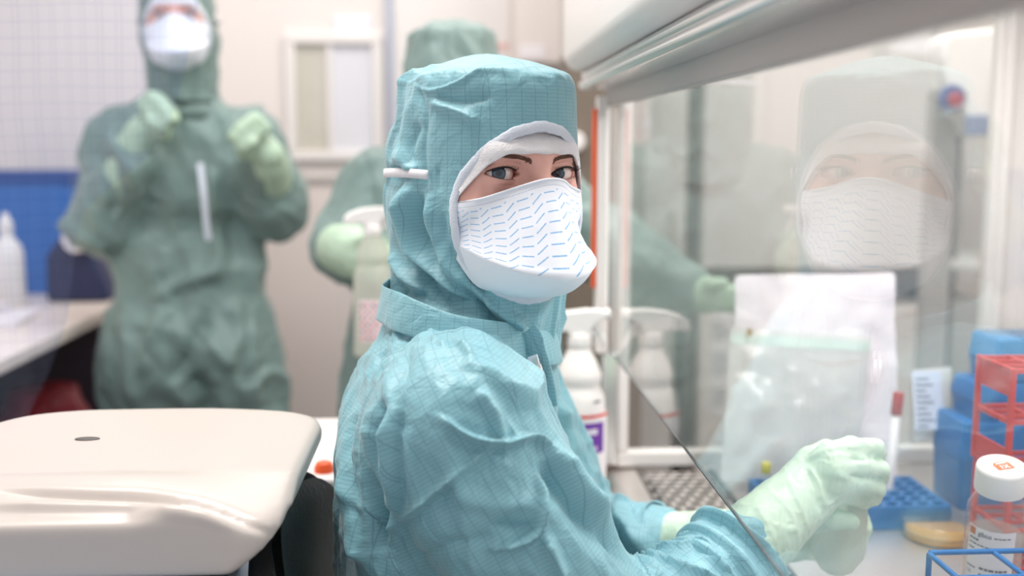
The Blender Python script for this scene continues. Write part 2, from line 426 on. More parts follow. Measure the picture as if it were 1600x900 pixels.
# vertical profile beside the window, door leaf edge
x6 = at(612,100,YB)[0]
mb = MB().box((x6-.012,YB-.03,zj),(x6+.006,YB,2.62)); struct('trim_2',mb,mat('bluish_profile',(186,192,210),.35),angle=30,bevel=.003)
mb = MB().box((x6+.006,YB-.018,zj-.3),(at(798,60,YB)[0],YB,2.62)); struct('door_1',mb,MT['white_metal'],angle=30,bevel=.004)
# window in the back wall: frame, and the room in the glass painted as pane colours
a,b = at(466,236,YB),at(582,70,YB)
mb = MB(); t=.03
for lo,hi in (((a[0]-t,a[2]-t),(b[0]+t,a[2])),((a[0]-t,b[2]),(b[0]+t,b[2]+t)),((a[0]-t,a[2]),(a[0],b[2])),((b[0],a[2]),(b[0]+t,b[2]))):
    mb.box((lo[0],YB-.022,lo[1]),(hi[0],YB,hi[1]))
wf = struct('window_1',mb,MT['white_metal'],angle=30,bevel=.004)
xm = at(516,150,YB)[0]
mb = MB().box((a[0],YB-.006,a[2]),(xm,YB-.002,b[2])); part('pane',mb,mat('painted_dim_view',(206,202,190),.1,mottled=.14,mscale=5,spec=.8),wf,angle=30,label='pane painted with a dim grey-green view')
mb = MB().box((xm,YB-.006,a[2]),(b[0],YB-.002,b[2])); part('pane',mb,mat('painted_bright_view',(228,228,234),.1,mottled=.05,mscale=5,spec=.8),wf,angle=30,label='pane painted with a bright view')
q0,q1 = at(524,70,YB),at(578,27,YB); mb = MB().box((q0[0],YB-.010,q0[2]),(q1[0],YB-.001,q1[2])); struct('reflection_panel',mb,mat('painted_lamp_reflection',(236,240,252),.15),angle=30,bevel=.003)  # opaque pale panel, paints a lamp's reflection above the window
mb = MB().box((xm-.008,YB-.016,a[2]),(xm+.008,YB-.004,b[2])); part('mullion',mb,MT['white_metal'],wf,angle=30,bevel=.002)
# ================================================================== SAFETY CABINET
YP = 1.55; W = at(955,300,YP)[0]; ZG = at(955,545,YP)[2]; XB = at(1598,300,YP)[0]; ZW = at(955,730,YP)[2]-.002
ZT = 1.50; Y0 = .30
cab = empty('safety_cabinet','white microbiological safety cabinet with sloping glass front and perforated steel worktop','safety cabinet',((W+XB)/2,1.0,0))
# upper housing: front face with a rounded lower edge
def ext_profile(prof, y0, y1, nsub=1):
    P = np.array([[(x,y,z) for x,z in prof] for y in (y0,y1)]); return P
arc = [(W-.068+.022*(1-math.cos(t)),1.376-.022*math.sin(t)) for t in np.linspace(0,math.pi/2,8)]
prof = [(W-.068,1.95)]+arc+[(W-.022,1.355),(W-.022,ZT),(XB+.03,ZT),(XB+.03,1.95)]
mb = MB(); n = len(prof)
mb.prism([(x,Y0,z) for x,z in prof],(0,YP+.03-Y0,0)); part('hood',mb,MT['white_metal'],cab,angle=35,bevel=.008)
# polished sash rail: two beads with a hollow between
def circ(cx,cz,r,a0,a1,n=8): return [(cx+r*math.cos(math.radians(a)),cz+r*math.sin(math.radians(a))) for a in np.linspace(a0,a1,n)]
pr = circ(W-.036,1.3465,.0075,80,250,9)+[(W-.031,1.3385)]+circ(W-.014,1.335,.006,110,180,3)+circ(W-.041,1.3335,.0065,70,270,9)+[(W-.020,1.3265),(W-.004,1.326),(W-.004,1.353)]
mb = MB(); mb.prism([(x,Y0,z) for x,z in pr],(0,YP+.012-Y0,0)); part('sash_rail',mb,MT['chrome'],cab,angle=50)
mb = MB().box((W-.010,Y0,1.3035),(W+.002,YP,1.3275)); part('header_strip',mb,MT['grey'],cab,angle=30,bevel=.002)
mb = MB().box((W+.002,Y0,1.31),(XB,YP,1.325)); 
# front glass
mb = MB().box((W-.0012,Y0,ZG),(W+.0012,YP-.002,1.312)); part('sash_glass',mb,MT['glass'],cab,angle=30,label='clear glass front')
mb = MB().box((W-.0012,Y0,ZG-.0012),(W+.0012,YP-.002,ZG-.0001)); part('glass_edge',mb,MT['dark'],cab,angle=30,label='dark lower edge of the glass')
# front post: upper sash guide and lower jamb, orange seal
mb = MB().box((W-.020,YP-.006,ZG-.006),(W-.003,YP+.03,1.318)); mb.box((W-.012,YP-.012,ZG-.004),(W-.004,YP,1.318)); part('sash_guide',mb,MT['white_metal'],cab,angle=30,bevel=.0015)
mb = MB().box((W-.010,YP-.004,ZW+.006),(W+.014,YP+.03,ZG-.006)); part('jamb',mb,MT['chrome'],cab,angle=30,bevel=.003)
mb = MB().box((W-.0262,YP+.004,ZG+.09),(W-.0205,YP+.02,1.300)); part('seal',mb,MT['orange'],cab,angle=30,bevel=.001)
mb = MB().lathe([(.004,0),(.004,.004),(.003,.006)],(W-.012,YP-.012,1.292),14,axis=(0,-1,0)); part('screw',mb,MT['steel'],cab)
# end window: frame and pane
X1,X2 = W+.014, XB-.004
zb1 = at(1050,705,YP)[2]
fr = MB().box((X1,YP-.002,ZW+.002),(X2,YP+.022,zb1)); fr.box((X1,YP-.002,zb1),(X1+.016,YP+.022,ZT)); 
xr = at(1548,300,YP)[0]
fr.box((xr,YP-.004,zb1),(X2+.01,YP+.022,ZT)); fr.box((X1,YP-.002,ZT-.05),(X2,YP+.022,ZT)); fr.box((xr+.010,YP-.012,zb1),(xr+.022,YP,ZT))
part('end_frame',fr,MT['white_metal'],cab,angle=30,bevel=.003)
mb = MB().box((X1+.016,YP+.006,zb1),(xr,YP+.012,ZT-.05)); part('end_glass',mb,MT['pane'],cab,angle=30,label='glass side window')
# back wall, worktop, base
mb = MB().box((XB,Y0,ZW),(XB+.02,YP+.022,ZT)); part('back_panel',mb,MT['white_metal'],cab,angle=30)
mb = MB().box((W+.155,Y0,ZW-.012),(XB,YP-.002,ZW)); part('worktop',mb,MT['steel'],cab,angle=30,bevel=.003,label='polished steel work surface')
mb = MB(); lp = [(W-.006,ZW-.05)]+[(W-.006+.018*(1-math.cos(t)),ZW-.022+.020*math.sin(t)) for t in np.linspace(0,math.pi/2,6)]+[(W+.040,ZW),(W+.040,ZW-.05)]
mb.prism([(x,Y0,z) for x,z in lp],(0,YP-.004-Y0,0)); part('front_ledge',mb,MT['steel'],cab,angle=40,label='rounded steel arm ledge')
gx0,gx1 = W+.046,W+.150; gm = MB(); cw_,ch_ = .0200,.0190
nxg = int((gx1-gx0)/cw_); nyg = int((YP-.01-.35)/ch_)
for i in range(nyg):
    y = .35+i*ch_; off = (i%2)*cw_*.5
    for j in range(nxg):
        x = gx0+j*cw_+off*.9; a_,b_ = .0078,.0056
        o8 = [(x,y),(x+cw_/2,y),(x+cw_,y),(x+cw_,y+ch_/2),(x+cw_,y+ch_),(x+cw_/2,y+ch_),(x,y+ch_),(x,y+ch_/2)]
        cx,cy = x+cw_/2,y+ch_/2; i8 = [(cx-a_*.8,cy-b_),(cx,cy-b_),(cx+a_*.8,cy-b_),(cx+a_,cy),(cx+a_*.8,cy+b_),(cx,cy+b_),(cx-a_*.8,cy+b_),(cx-a_,cy)]
        gm.add([(px,py,ZW) for px,py in o8]+[(px,py,ZW) for px,py in i8]+[(px,py,ZW-.0012) for px,py in i8],
               [(k,(k+1)%8,8+(k+1)%8,8+k) for k in range(8)]+[(8+k,8+(k+1)%8,16+(k+1)%8,16+k) for k in range(8)])
part('air_grille',gm,MT['steel'],cab,smooth=False,label='perforated steel air grille')
mb = MB().box((W+.040,Y0,ZW-.05),(W+.155,YP-.004,ZW-.020)); part('grille_void_shade',mb,MT['dark'],cab,angle=30)  # dark block paints the shade seen through the grille slots
mb = MB().box((W+.0405,Y0,ZW-.02),(W+.0455,YP-.006,ZW+.001)); mb.box((gx1+.0,Y0,ZW-.02),(gx1+.0045,YP-.006,ZW+.0005)); part('grille_edge',mb,MT['darkgrey'],cab,angle=30)
mb = MB().box((W+.01,Y0,ZW-.105),(XB+.02,YP+.02,ZW-.05)); part('base',mb,MT['white_metal'],cab,angle=30,bevel=.006)
for x,y in ((W+.10,.36),(XB-.04,.36),(W+.10,YP-.03),(XB-.04,YP-.03)):
    mb = MB().box((x-.025,y-.025,0),(x+.025,y+.025,ZW-.105)); part('leg',mb,MT['grey'],cab,angle=30,bevel=.003)
# side shelf outside the post, carrying the spray bottle
zs_ = at(903,790,1.49)[2]
shl = empty('side_shelf','dark blue topped shelf against the left end of the cabinet','shelf',(W-.075,1.49,zs_))
mb = MB().box((W-.135,1.41,zs_-.018),(W-.012,1.57,zs_)); part('top',mb,MT['navy'],shl,angle=30,bevel=.003)
mb = MB().box((W-.10,1.46,0),(W-.05,1.51,zs_-.018)); part('post',mb,MT['grey'],shl,angle=30,bevel=.004)
mb = MB().box((W-.14,1.41,.001),(W-.01,1.57,.02)); part('foot',mb,MT['grey'],shl,angle=30,bevel=.004)
# brown-grey block standing in for a dark gap, and overhead unit behind the cabinet end
a,b = at(884,300,2.55),at(945,90,2.55)
mb = MB().box((a[0],2.55,0),(b[0]+.10,2.72,1.46)); u = tag(part('gap_block',mb,MT['brown'],None,angle=30,bevel=.004,org=((a[0]+b[0])/2,2.63,0)),'brown-grey block standing in for the dark gap behind the orange edge of the cabinet','column')  # stands in for the dark gap, not a real column
for zz in (.5,1.0,1.3):
    pass
mb = MB().lathe([(.012,0),(.02,.006),(.024,.03),(.018,.045)],at(897,222,2.55)+np.array((0,-.001,0)),18,axis=(0,-1,0)); part('knob',mb,MT['white'],u)
# tall wall units along the back wall (upper part seen beside the hoods)
def cupboard(x0,x1,z0,z1,y0,label,doors=1,mt='white_metal',wallhung=False,dark=False):
    r = empty('wall_cupboard' if wallhung else 'storage_cupboard',label,'cupboard',((x0+x1)/2,(y0+YB)/2,z0))
    mb = MB().box((x0,y0+.02,z0),(x1,YB-.013,z1)); part('carcass',mb,MT[mt],r,angle=30,bevel=.004)
    wd=(x1-x0)/doors
    for i in range(doors):
        mb = MB().box((x0+i*wd+.003,y0,z0+.004),(x0+(i+1)*wd-.003,y0+.019,z1-.004)); d = part('door',mb,MT[mt],r,angle=30,bevel=.003)
        hx = x0+(i+1)*wd-.04 if i%2==0 else x0+i*wd+.04; hz = z0+.10 if wallhung else z1-.12
        mb = MB().tube([(hx,y0-.001,hz-.05),(hx,y0-.022,hz-.05),(hx,y0-.022,hz+.05),(hx,y0-.001,hz+.05)],.004,8); part('handle',mb,MT['steel'],d)
    return r
Yc = 3.0
xa,xb_ = at(803,50,Yc)[0],at(905,50,Yc)[0]
c1 = cupboard(xa,xb_,at(850,100,Yc)[2],2.3,Yc,'beige wall cupboard above the seated person\'s hood, with a paper notice',1,'wall_low',True)
p0 = at(812,92,Yc); p1 = at(850,70,Yc); mb = MB().box((p0[0],Yc-.004,p0[2]),(p1[0],Yc-.001,p1[2])); tag(part('notice',mb,MT['paper'],None,angle=30,org=((p0+p1)/2)),'white paper notice stuck low on the beige wall cupboard','notice')
p0 = at(775,77,YB); p1 = at(800,70,YB); mb = MB().box((p0[0],YB-.021,p0[2]),(p1[0],YB-.0185,p1[2])); tag(part('door_sticker',mb,mat('pink_sticker',(232,180,172),.6),None,angle=30,org=((p0+p1)/2)),'small pink sticker on the white door left of the beige wall cupboard','sticker')
# seen through the glass: white cupboards with a dark gap between, dark worktop gap, base units, rack
Yd = 2.75
zl = at(1280,420,Yd)[2]
cupboard(at(985,300,Yd)[0]-.16,at(1074,300,Yd)[0],zl,2.2,Yd,'white wall cupboard left of the dark gap, seen through the cabinet glass',1,'cupboard',True)
cupboard(at(1097,300,Yd)[0],at(1482,300,Yd)[0],zl,2.2,Yd,'wide white wall cupboard seen behind the reflected face',1,'cupboard',True)
mb = MB().box((at(1076,300,Yd)[0]+.002,Yd+.03,0),(at(1095,300,Yd)[0]-.002,Yd+.10,2.2)); tag(part('gap_shade_strip',mb,MT['darkgrey'],None,angle=30,bevel=.003,org=(at(1085,300,Yd)[0],Yd+.06,0)),'narrow dark grey strip painting the shaded gap between two white wall cupboards','shade strip')  # dark strip stands in for the shade in the gap between cupboards
zc = at(1280,482,Yd)[2]
cupboard(at(985,300,Yd)[0]-.16,at(1058,300,Yd)[0],0.02,zc,Yd,'grey base cupboard seen under glass beside the reflected bottle',1,'grey')
cupboard(at(1098,300,Yd)[0],at(1478,300,Yd)[0],0.02,zc,Yd,'pale base cupboard behind the standing pouches',2,'wall_low')
p0 = at(1106,648,Yd); p1 = at(1148,490,Yd); mb = MB().box((p0[0],Yd-.0035,p0[2]),(p1[0],Yd-.001,p1[2])); sh = tag(part('instruction_sheet',mb,MT['paper'],None,angle=30,org=(p0+p1)/2),'paper sheet of printed lines left of the standing pouches','sheet')
for g_ in (range(0,4),range(6,11),range(13,17)):
    mb = MB()
    for i in g_:
        y_ = 503+i*8; q0 = at(1112,y_+2.5,Yd); q1 = at(1128+(i*7)%17,y_,Yd); mb.box((q0[0],Yd-.0045,q0[2]),(q1[0],Yd-.0034,q1[2]))
    part('printing',mb,MT['ink'],sh,angle=30)
rk = empty('equipment_rack','dark grey rack with pale shelves beside the right post','rack',at(1515,500,2.9)*np.array((1,1,0)))
mb = MB()
x0,x1 = at(1484,300,2.9)[0],at(1580,300,2.9)[0]
for x in (x0,x1-.025):
    for y in (2.90,3.2): mb.box((x,y,0),(x+.025,y+.025,1.5))
part('frame',mb,MT['darkgrey'],rk,angle=30,bevel=.002)
mb = MB().box((x0+.001,3.226,.05),(x1,3.24,1.5)); part('back_sheet',mb,MT['darkgrey'],rk,angle=30)
for y_,m_ in ((412,'white'),(205,'grey'),(600,'grey')):
    z_ = at(1500,y_,2.9)[2]; mb = MB().box((x0,2.885,z_-.012),(x1,3.225,z_+.012)); part('shelf',mb,MT[m_],rk,angle=30,bevel=.002)
zsh = at(1500,412,2.9)[2]+.012; xs_ = at(1512,300,2.9)[0]
mb = MB().lathe([(.03,0),(.032,.1),(.028,.16),(.012,.19),(.012,.22)],(xs_,3.0,zsh+.001),20); tag(part('grey_flask',mb,MT['grey'],None,org=(xs_,3.0,zsh)),'tall pale flask on the white shelf of the dark rack','flask')
zsh = at(1500,600,2.9)[2]+.012; mb = MB().box((x0+.03,2.92,zsh+.001),(x1-.035,3.15,zsh+.22)); tag(part('rack_carton',mb,MT['grey'],None,angle=30,bevel=.006,org=((x0+x1)/2,3.0,zsh)),'grey carton low in the dark rack','carton')
# dispenser hung on the inner side of the end window
Yq = 2.35
q0,q1 = at(1452,212,Yq),at(1560,52,Yq)
mb = MB().box((at(1505,0,Yq)[0]-.03,Yq+.053,0),(at(1505,0,Yq)[0]+.03,Yq+.09,1.62)); mb.box((at(1505,0,Yq)[0]-.16,Yq-.05,.001),(at(1505,0,Yq)[0]+.16,Yq+.2,.03))
stand = tag(part('dispenser_stand',mb,MT['grey'],None,angle=30,bevel=.004,org=(at(1505,0,Yq)[0],Yq+.07,0)),'grey floor stand carrying the white dispenser','stand')
dsp = empty('dispenser','white wall dispenser with red and blue buttons, upper right behind the glass','dispenser',((q0+q1)/2))
pf = [(q0[0]+.01,Yq-.03,at(0+1465,140,Yq)[2]),(q0[0]-.0,Yq-.03,q1[2]-.02),(q0[0]+.02,Yq-.03,q1[2]),(q1[0]-.006,Yq-.03,q1[2]+.012),(q1[0],Yq-.03,q1[2]-.01),(q1[0],Yq-.03,q0[2]+.005),(q1[0]-.05,Yq-.03,q0[2]),(q0[0]+.07,Yq-.03,q0[2]+.03)]
mb = MB().prism(pf[::-1],(0,.08,0)); part('case',mb,MT['white'],dsp,angle=30,bevel=.012)
mb = MB().lathe([(.018,0),(.018,.012),(.014,.018)],at(1480,158,Yq)+np.array((0,-.03,0)),20,axis=(0,-1,0)); part('button',mb,mat('red_button',(168,44,66),.4),dsp,label='dark red button')
mb = MB().lathe([(.030,0),(.030,.006),(.028,.009)],at(1477,155,Yq)+np.array((0,-.029,0)),24,axis=(0,-1,0)); part('button_ring',mb,mat('blue_ring',(70,92,150),.4),dsp,label='blue ring round the button')
a_,b_ = at(1536,175,Yq),at(1545,108,Yq); mb = MB().box((a_[0],Yq-.036,a_[2]),(b_[0],Yq-.029,b_[2])); part('slot',mb,mat('violet_slot',(120,104,140),.5),dsp,angle=30,bevel=.003,label='violet slot')
a_,b_ = at(1496,212,Yq),at(1540,180,Yq); mb = MB().box((a_[0],Yq-.036,a_[2]),(b_[0],Yq-.029,b_[2])); part('nozzle',mb,mat('blue_grey',(128,140,172),.5),dsp,angle=30,bevel=.003)
# ================================================================== LEFT BENCH
XE = -.858; ZBn = .845
bn = empty('lab_bench','long white-topped wall bench at the left with dark open underside','bench',(-1.27,2.3,0))
mb = MB().box((-1.74,1.25,ZBn-.03),(XE,YB-.015,ZBn)); part('worktop',mb,MT['bench'],bn,angle=30,bevel=.005)
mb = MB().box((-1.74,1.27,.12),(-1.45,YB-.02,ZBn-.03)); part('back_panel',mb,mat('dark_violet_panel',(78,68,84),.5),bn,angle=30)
for y in (1.30,3.2):
    for x in (-1.40,XE-.10):
        mb = MB().box((x,y,0),(x+.05,y+.05,ZBn-.03)); part('leg',mb,MT['grey'],bn,angle=30,bevel=.003)
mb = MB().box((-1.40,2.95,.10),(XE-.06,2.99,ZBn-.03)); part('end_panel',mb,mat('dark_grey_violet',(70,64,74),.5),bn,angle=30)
def bag(name,c,r,mt,label,cat):
    n1,n2 = 28,18; P=[]
    for i in range(n2):
        t = i/(n2-1); rr = (math.sin(math.pi*min(1,t*1.02+.02)*.93)**.55)
        P.append([(c[0]+r[0]*rr*math.cos(a)*(1+.06*math.sin(5*a+i)),c[1]+r[1]*rr*math.sin(a)*(1+.06*math.cos(4*a+i*.7)),c[2]+.004+t*r[2]) for a in np.linspace(0,2*math.pi,n1,endpoint=False)])
    mb=MB(); mb.grid(np.array(P),wrap_v=True,flip=True); base=0
    mb.f.append(tuple(range(n1-1,-1,-1))); mb.mi.append(0); mb.f.append(tuple((n2-1)*n1+j for j in range(n1))); mb.mi.append(0)
    return tag(part(name,mb,mt,None,angle=None,org=c),label,cat)
rb = bag('waste_bag',(-.99,2.60,0),(.17,.2,.66),MT['redbag'],'dark red waste bag on the floor under the bench, beside the standing person','bag')
pb = bag('laundry_bag',(-.98,2.05,0),(.15,.18,.60),MT['purplebag'],'purple-blue bag on the floor under the near end of the bench','bag')
# things on the bench
Yx = 2.95; b0,b1 = at(-70,430,Yx),at(106,268,Yx)
bb = empty('blue_container','large blue plastic container with tapered sides on the wall bench','container',((b0[0]+b1[0])/2,Yx+.12,ZBn))
cx,cy = (b0[0]+b1[0])/2,Yx+.13; hx,hy = (b1[0]-b0[0])/2,.12
lv = [(ZBn+.001,1.0,1.0),(b1[2]-.03,.93,.93),(b1[2]-.03,.97,.97),(b1[2],.96,.96)]
mb = MB(); Pg=[]
def rr(cx,cy,hx,hy,r,z,n=6):
    o=[]
    for sx,sy,a0 in ((1,1,0),(-1,1,90),(-1,-1,180),(1,-1,270)):
        for a in np.linspace(a0,a0+90,n): o.append((cx+sx*(hx-r)+r*math.cos(math.radians(a)),cy+sy*(hy-r)+r*math.sin(math.radians(a)),z))
    return o
mb.grid(np.array([rr(cx,cy,hx*s,hy*s,.02,z) for z,s,_ in lv[:2]]),wrap_v=True,flip=True); part('body',mb,mat('mid_blue_plastic',(42,104,178),.4),bb,angle=40)
mb=MB(); Pl=[rr(cx,cy,hx*s,hy*s,.02,z) for z,s,_ in lv[1:]]; mb.grid(np.array(Pl),wrap_v=True,flip=True); k_=len(Pl[0]); mb.f.append(tuple(2*k_+j for j in range(k_))); mb.mi.append(0); part('lid',mb,mat('deep_blue_plastic',(28,72,140),.4),bb,angle=40)
xw = at(12,400,2.75)[0]
wb = empty('white_bottle','white plastic bottle standing in front of the blue container','bottle',(xw,2.75,ZBn))
mb=MB().lathe([(.036,.001),(.038,.004),(.038,.13),(.034,.15),(.016,.175),(.014,.19)],(xw,2.75,ZBn),28); part('body',mb,MT['white'],wb)
mb=MB().lathe([(.017,.185),(.017,.212),(.012,.216),(.006,.235)],(xw,2.75,ZBn),24); part('cap',mb,MT['white'],wb)
# dark blue tool carrier with a white roll, by the person's elbow
xd = at(134,400,2.85)[0]; dl = empty('navy_holder','dark navy holder with a white roll beside the standing person\'s elbow','holder',(xd,2.85,ZBn))
mb = MB(); mb.prism([(xd-.09,2.80,ZBn+.001),(xd+.07,2.80,ZBn+.001),(xd+.06,2.80,ZBn+.04),(xd+.02,2.80,ZBn+.15),(xd-.05,2.80,ZBn+.17),(xd-.085,2.80,ZBn+.12)][::-1],(0,.1,0)); part('body',mb,MT['navy'],dl,angle=30,bevel=.012)
mb = MB().lathe([(.012,0),(.030,.0),(.034,.004),(.034,.04),(.030,.044),(.012,.044)],at(126,372,2.80)+np.array((0,-.001,0)),26,axis=(0,-1,0)); part('roll',mb,MT['paper'],dl,label='white roll')
# stack of papers: each sheaf is one thing
for i,(x,y,w_,h_,rz,lb) in enumerate(((-1.13,2.50,.30,.22,.1,'lower white paper sheaf lying on the wall bench'),(-1.19,2.52,.24,.20,-.12,'upper white paper sheaf lying crosswise on the other one'))):
    mb=MB(); z0=ZBn+.001+i*.012; c_,s_=math.cos(rz),math.sin(rz); P=[]
    for u in np.linspace(-1,1,9):
        P.append([(x+u*w_/2*c_-v*h_/2*s_,y+u*w_/2*s_+v*h_/2*c_,z0+.011+(.006*max(0,u)**2 if i else 0)) for v in np.linspace(-1,1,7)])
    T_=np.array(P); B_=T_.copy(); B_[...,2]=z0
    mb.grid(T_); mb.grid(B_,flip=True)
    for a_,b_ in ((T_[0],B_[0]),(B_[-1],T_[-1]),(B_[:,0],T_[:,0]),(T_[:,-1],B_[:,-1])): mb.grid(np.array([a_,b_]))
    tag(part('paper_sheaf',mb,MT['paper'],None,angle=30,org=(x,y,z0)),lb,'papers')
# ================================================================== FOREGROUND LEFT
ZL = .86
# instrument bench carrying the white machine
ib = empty('instrument_bench','pale grey bench carrying the white moulded machine','bench',(-.45,.9,0))
mb = MB().box((-.90,.58,.79),(-.205,1.185,.82)); part('worktop',mb,mat('blue_grey_laminate',(158,178,200),.4),ib,angle=30,bevel=.004)
for x in (-.87,-.26):
    for y in (.61,1.13):
        mb = MB().box((x,y,0),(x+.04,y+.04,.79)); part('leg',mb,MT['grey'],ib,angle=30,bevel=.003)
ct = empty('centrifuge','white moulded benchtop machine with a broad curved lid in the left foreground','centrifuge',(-.31,.965,.82))
def lid_field(G):
    x,y,z = G[...,0],G[...,1],G[...,2]
    # plan: rounded, back-left corner cut off, front bowed
    qx,qy = np.abs(x+.305)-.172+.05, np.abs(y-.968)-.160+.05
    d2 = np.hypot(np.maximum(qx,0),np.maximum(qy,0))+np.minimum(np.maximum(qx,qy),0)-.05
    d2 = smax(d2,(-(x+.305)*.75+(y-.968)*.66)-.205,.05)
    d2 = smax(d2,((x+.305)*.45+(y-.968)*.89)-.195,.04)
    t = np.clip((-.13-x)/.32,0,1); top = .972+.004*np.cos((x+.30)*7)-.0
    fr = np.clip((.895-y)/.07,0,1)*(.35+.65*np.clip((-.15-x)/.10,0,1)); top = top+.006*np.sin(fr*math.pi)*np.clip((-.17-x)/.1,0,1)-.012*fr**2
    corner = np.clip((x+.215)/.085,0,1)*np.clip((.90-y)/.10,0,1); top = top-.030*corner
    lip = np.clip((.862-y)/.035,0,1); lip = lip*lip*(3-2*lip); bot = .949-.034*lip*np.clip((-.125-x)/.05,.25,1)
    dz = np.maximum(z-top,bot-z)
    r = .0095; return np.hypot(np.maximum(d2+r,0),np.maximum(dz+r,0))+np.minimum(np.maximum(d2+r,dz+r),0)-r
xs=np.arange(-.50,-.11,.006,dtype=np.float32); ys=np.arange(.78,1.16,.006,dtype=np.float32); zs=np.arange(.88,1.0,.004,dtype=np.float32)
V,Q = surfnets(xs,ys,zs,lid_field(grid_pts(xs,ys,zs))); V,Q,N = smooth_mesh(V,Q,1,3)
sel=[(-40,765),(60,771),(150,776),(230,779),(300,786),(360,806),(430,838)]
V = V+N*fold_disp(V,N,[(sel,-.0060,8,'r'),([(-40,790),(100,794),(230,797),(300,804),(370,826)],.0055,9,'r')])[:,None]
mesh_obj('lid',V,Q,MT['warmwhite'],ct)
mb=MB(); cxx,cyy=-.325,.975; mb.grid(np.array([rr(cxx,cyy,hx_,hy_,.05,z) for z,hx_,hy_ in ((.821,.105,.135),(.83,.107,.138),(.925,.105,.136),(.949,.10,.13))]),wrap_v=True,flip=True); mb.f.append(tuple(range(23,-1,-1))); mb.mi.append(0); part('body',mb,mat('blue_grey_housing',(96,116,140),.45),ct,angle=40)  # dark housing colour also paints the shadow gap under the lid
hs = at(137,697,1.0); mb = MB().lathe([(.0,.0),(.011,0),(.0118,.001),(.010,.0016),(0,.0012)],(hs[0],hs[1],.9755),20); v=np.array(mb.v); v[:,1]=hs[1]+(v[:,1]-hs[1])*.45; mb.v=[tuple(p) for p in v]; part('lid_slot',mb,MT['darkgrey'],ct,label='small dark oval on the lid')
mb = MB().box((-.20,.846,.835),(-.185,.8485,.842)); part('latch',mb,MT['dark'],ct,angle=30,bevel=.001)
# white-topped cart between the machine and the wall
cr_ = empty('equipment_cart','white-topped cart with pale teal sides behind the machine','cart',(-.35,1.37,0))
mb = MB().box((-.62,1.235,.835),(-.085,1.52,ZL)); part('top',mb,mat('cart_top',(228,222,220),.3),cr_,angle=30,bevel=.006)
mb = MB().box((-.60,1.25,.12),(-.10,1.50,.835)); part('body',mb,MT['teal_plastic'],cr_,angle=30,bevel=.008)
for x in (-.56,-.14):
    for y in (1.28,1.46):
        mb = MB().lathe([(.001,0),(.035,0),(.035,.02),(.001,.02)],(x-.01,y,.036),20,axis=(1,0,0)); mb.box((x-.006,y-.012,.06),(x+.006,y+.012,.125)); part('castor',mb,MT['darkgrey'],cr_,angle=40)
ob = at(507,755,1.262); mb = MB().lathe([(.012,0),(.012,.005),(.009,.011),(.004,.013)],(ob[0],1.262,ZL),20); part('button',mb,mat('orange_button',(236,92,44),.4),cr_,label='orange button')
# chair
chx = -.162
ch = empty('lab_chair','black vinyl lab chair behind the seated person','chair',(.0,1.02,0))
mb=MB(); P=[]; n1,n2=30,22
def bk(u,v,t):
    """u across, v up; superellipse outline, dished"""
    yy=.225*u*math.sqrt(1-.42*v*v*abs(v)); zz=.742+.182*v*math.sqrt(1-.5*u*u*abs(u))
    return np.array((chx+.030*u*u-.02*(1-v)*.2+t,.965+yy,zz))
for u in np.linspace(-1,1,n1): P.append([bk(u,v,.018-.010*max(abs(u),abs(v))**6) for v in np.linspace(-1,1,n2)])
P=np.array(P); B=P.copy(); B[...,0]-=.030*1.0
mb.grid(P); part('backrest',MB().grid(P).grid(P+np.array((-.012,0,0)),flip=True),MT['vinyl'],ch,angle=None,label='padded black vinyl backrest')
mb=MB(); P2=np.array([[bk(u*1.05,v*1.05,-.002) for v in np.linspace(-1,1,n2)] for u in np.linspace(-1,1,n1)]); B2=P2-np.array((.016,0,0)); mb.grid(P2); mb.grid(B2,flip=True)
for a_,b_ in ((P2[0],B2[0]),(B2[-1],P2[-1]),(B2[:,0],P2[:,0]),(P2[:,-1],B2[:,-1])): mb.grid(np.array([a_,b_]))
part('back_shell',mb,MT['black'],ch,angle=60,label='grained black plastic shell rim')
mb=MB(); mb.grid(np.array([rr(.03,1.02,a_,b_,.08,z) for z,a_,b_ in ((.362,.19,.20),(.367,.21,.215),(.388,.215,.22),(.398,.20,.205))]),wrap_v=True,flip=True); mb.f.append(tuple(72+j for j in range(24))); mb.mi.append(0); mb.f.append(tuple(range(23,-1,-1))); mb.mi.append(0); part('seat',mb,MT['vinyl'],ch,angle=50)
mb=MB().tube([(-.06,1.02,.352),(-.19,1.02,.367),(-.185,1.0,.60),(-.172,1.0,.70)],.013,10); part('back_stem',mb,MT['black'],ch)
mb=MB().lathe([(.045,.07),(.045,.11),(.025,.12),(.025,.357),(.05,.361)],(.0,1.02,0),24); part('column',mb,MT['steel'],ch,angle=40)
for k in range(5):
    a=k*2*math.pi/5+.3; e=np.array((.28*math.cos(a),1.02+.28*math.sin(a),.066)); b_=part('leg',MB().tube([(0.03*math.cos(a),1.02+.03*math.sin(a),.095),e],[.022,.014],10),MT['black'],ch)
    t_=np.array((-math.sin(a),math.cos(a),0)); mb=MB().lathe([(.001,-.012),(.027,-.012),(.027,.012),(.001,.012)],e-np.array((0,0,.038)),18,axis=t_); part('castor',mb,MT['black'],b_,angle=40)
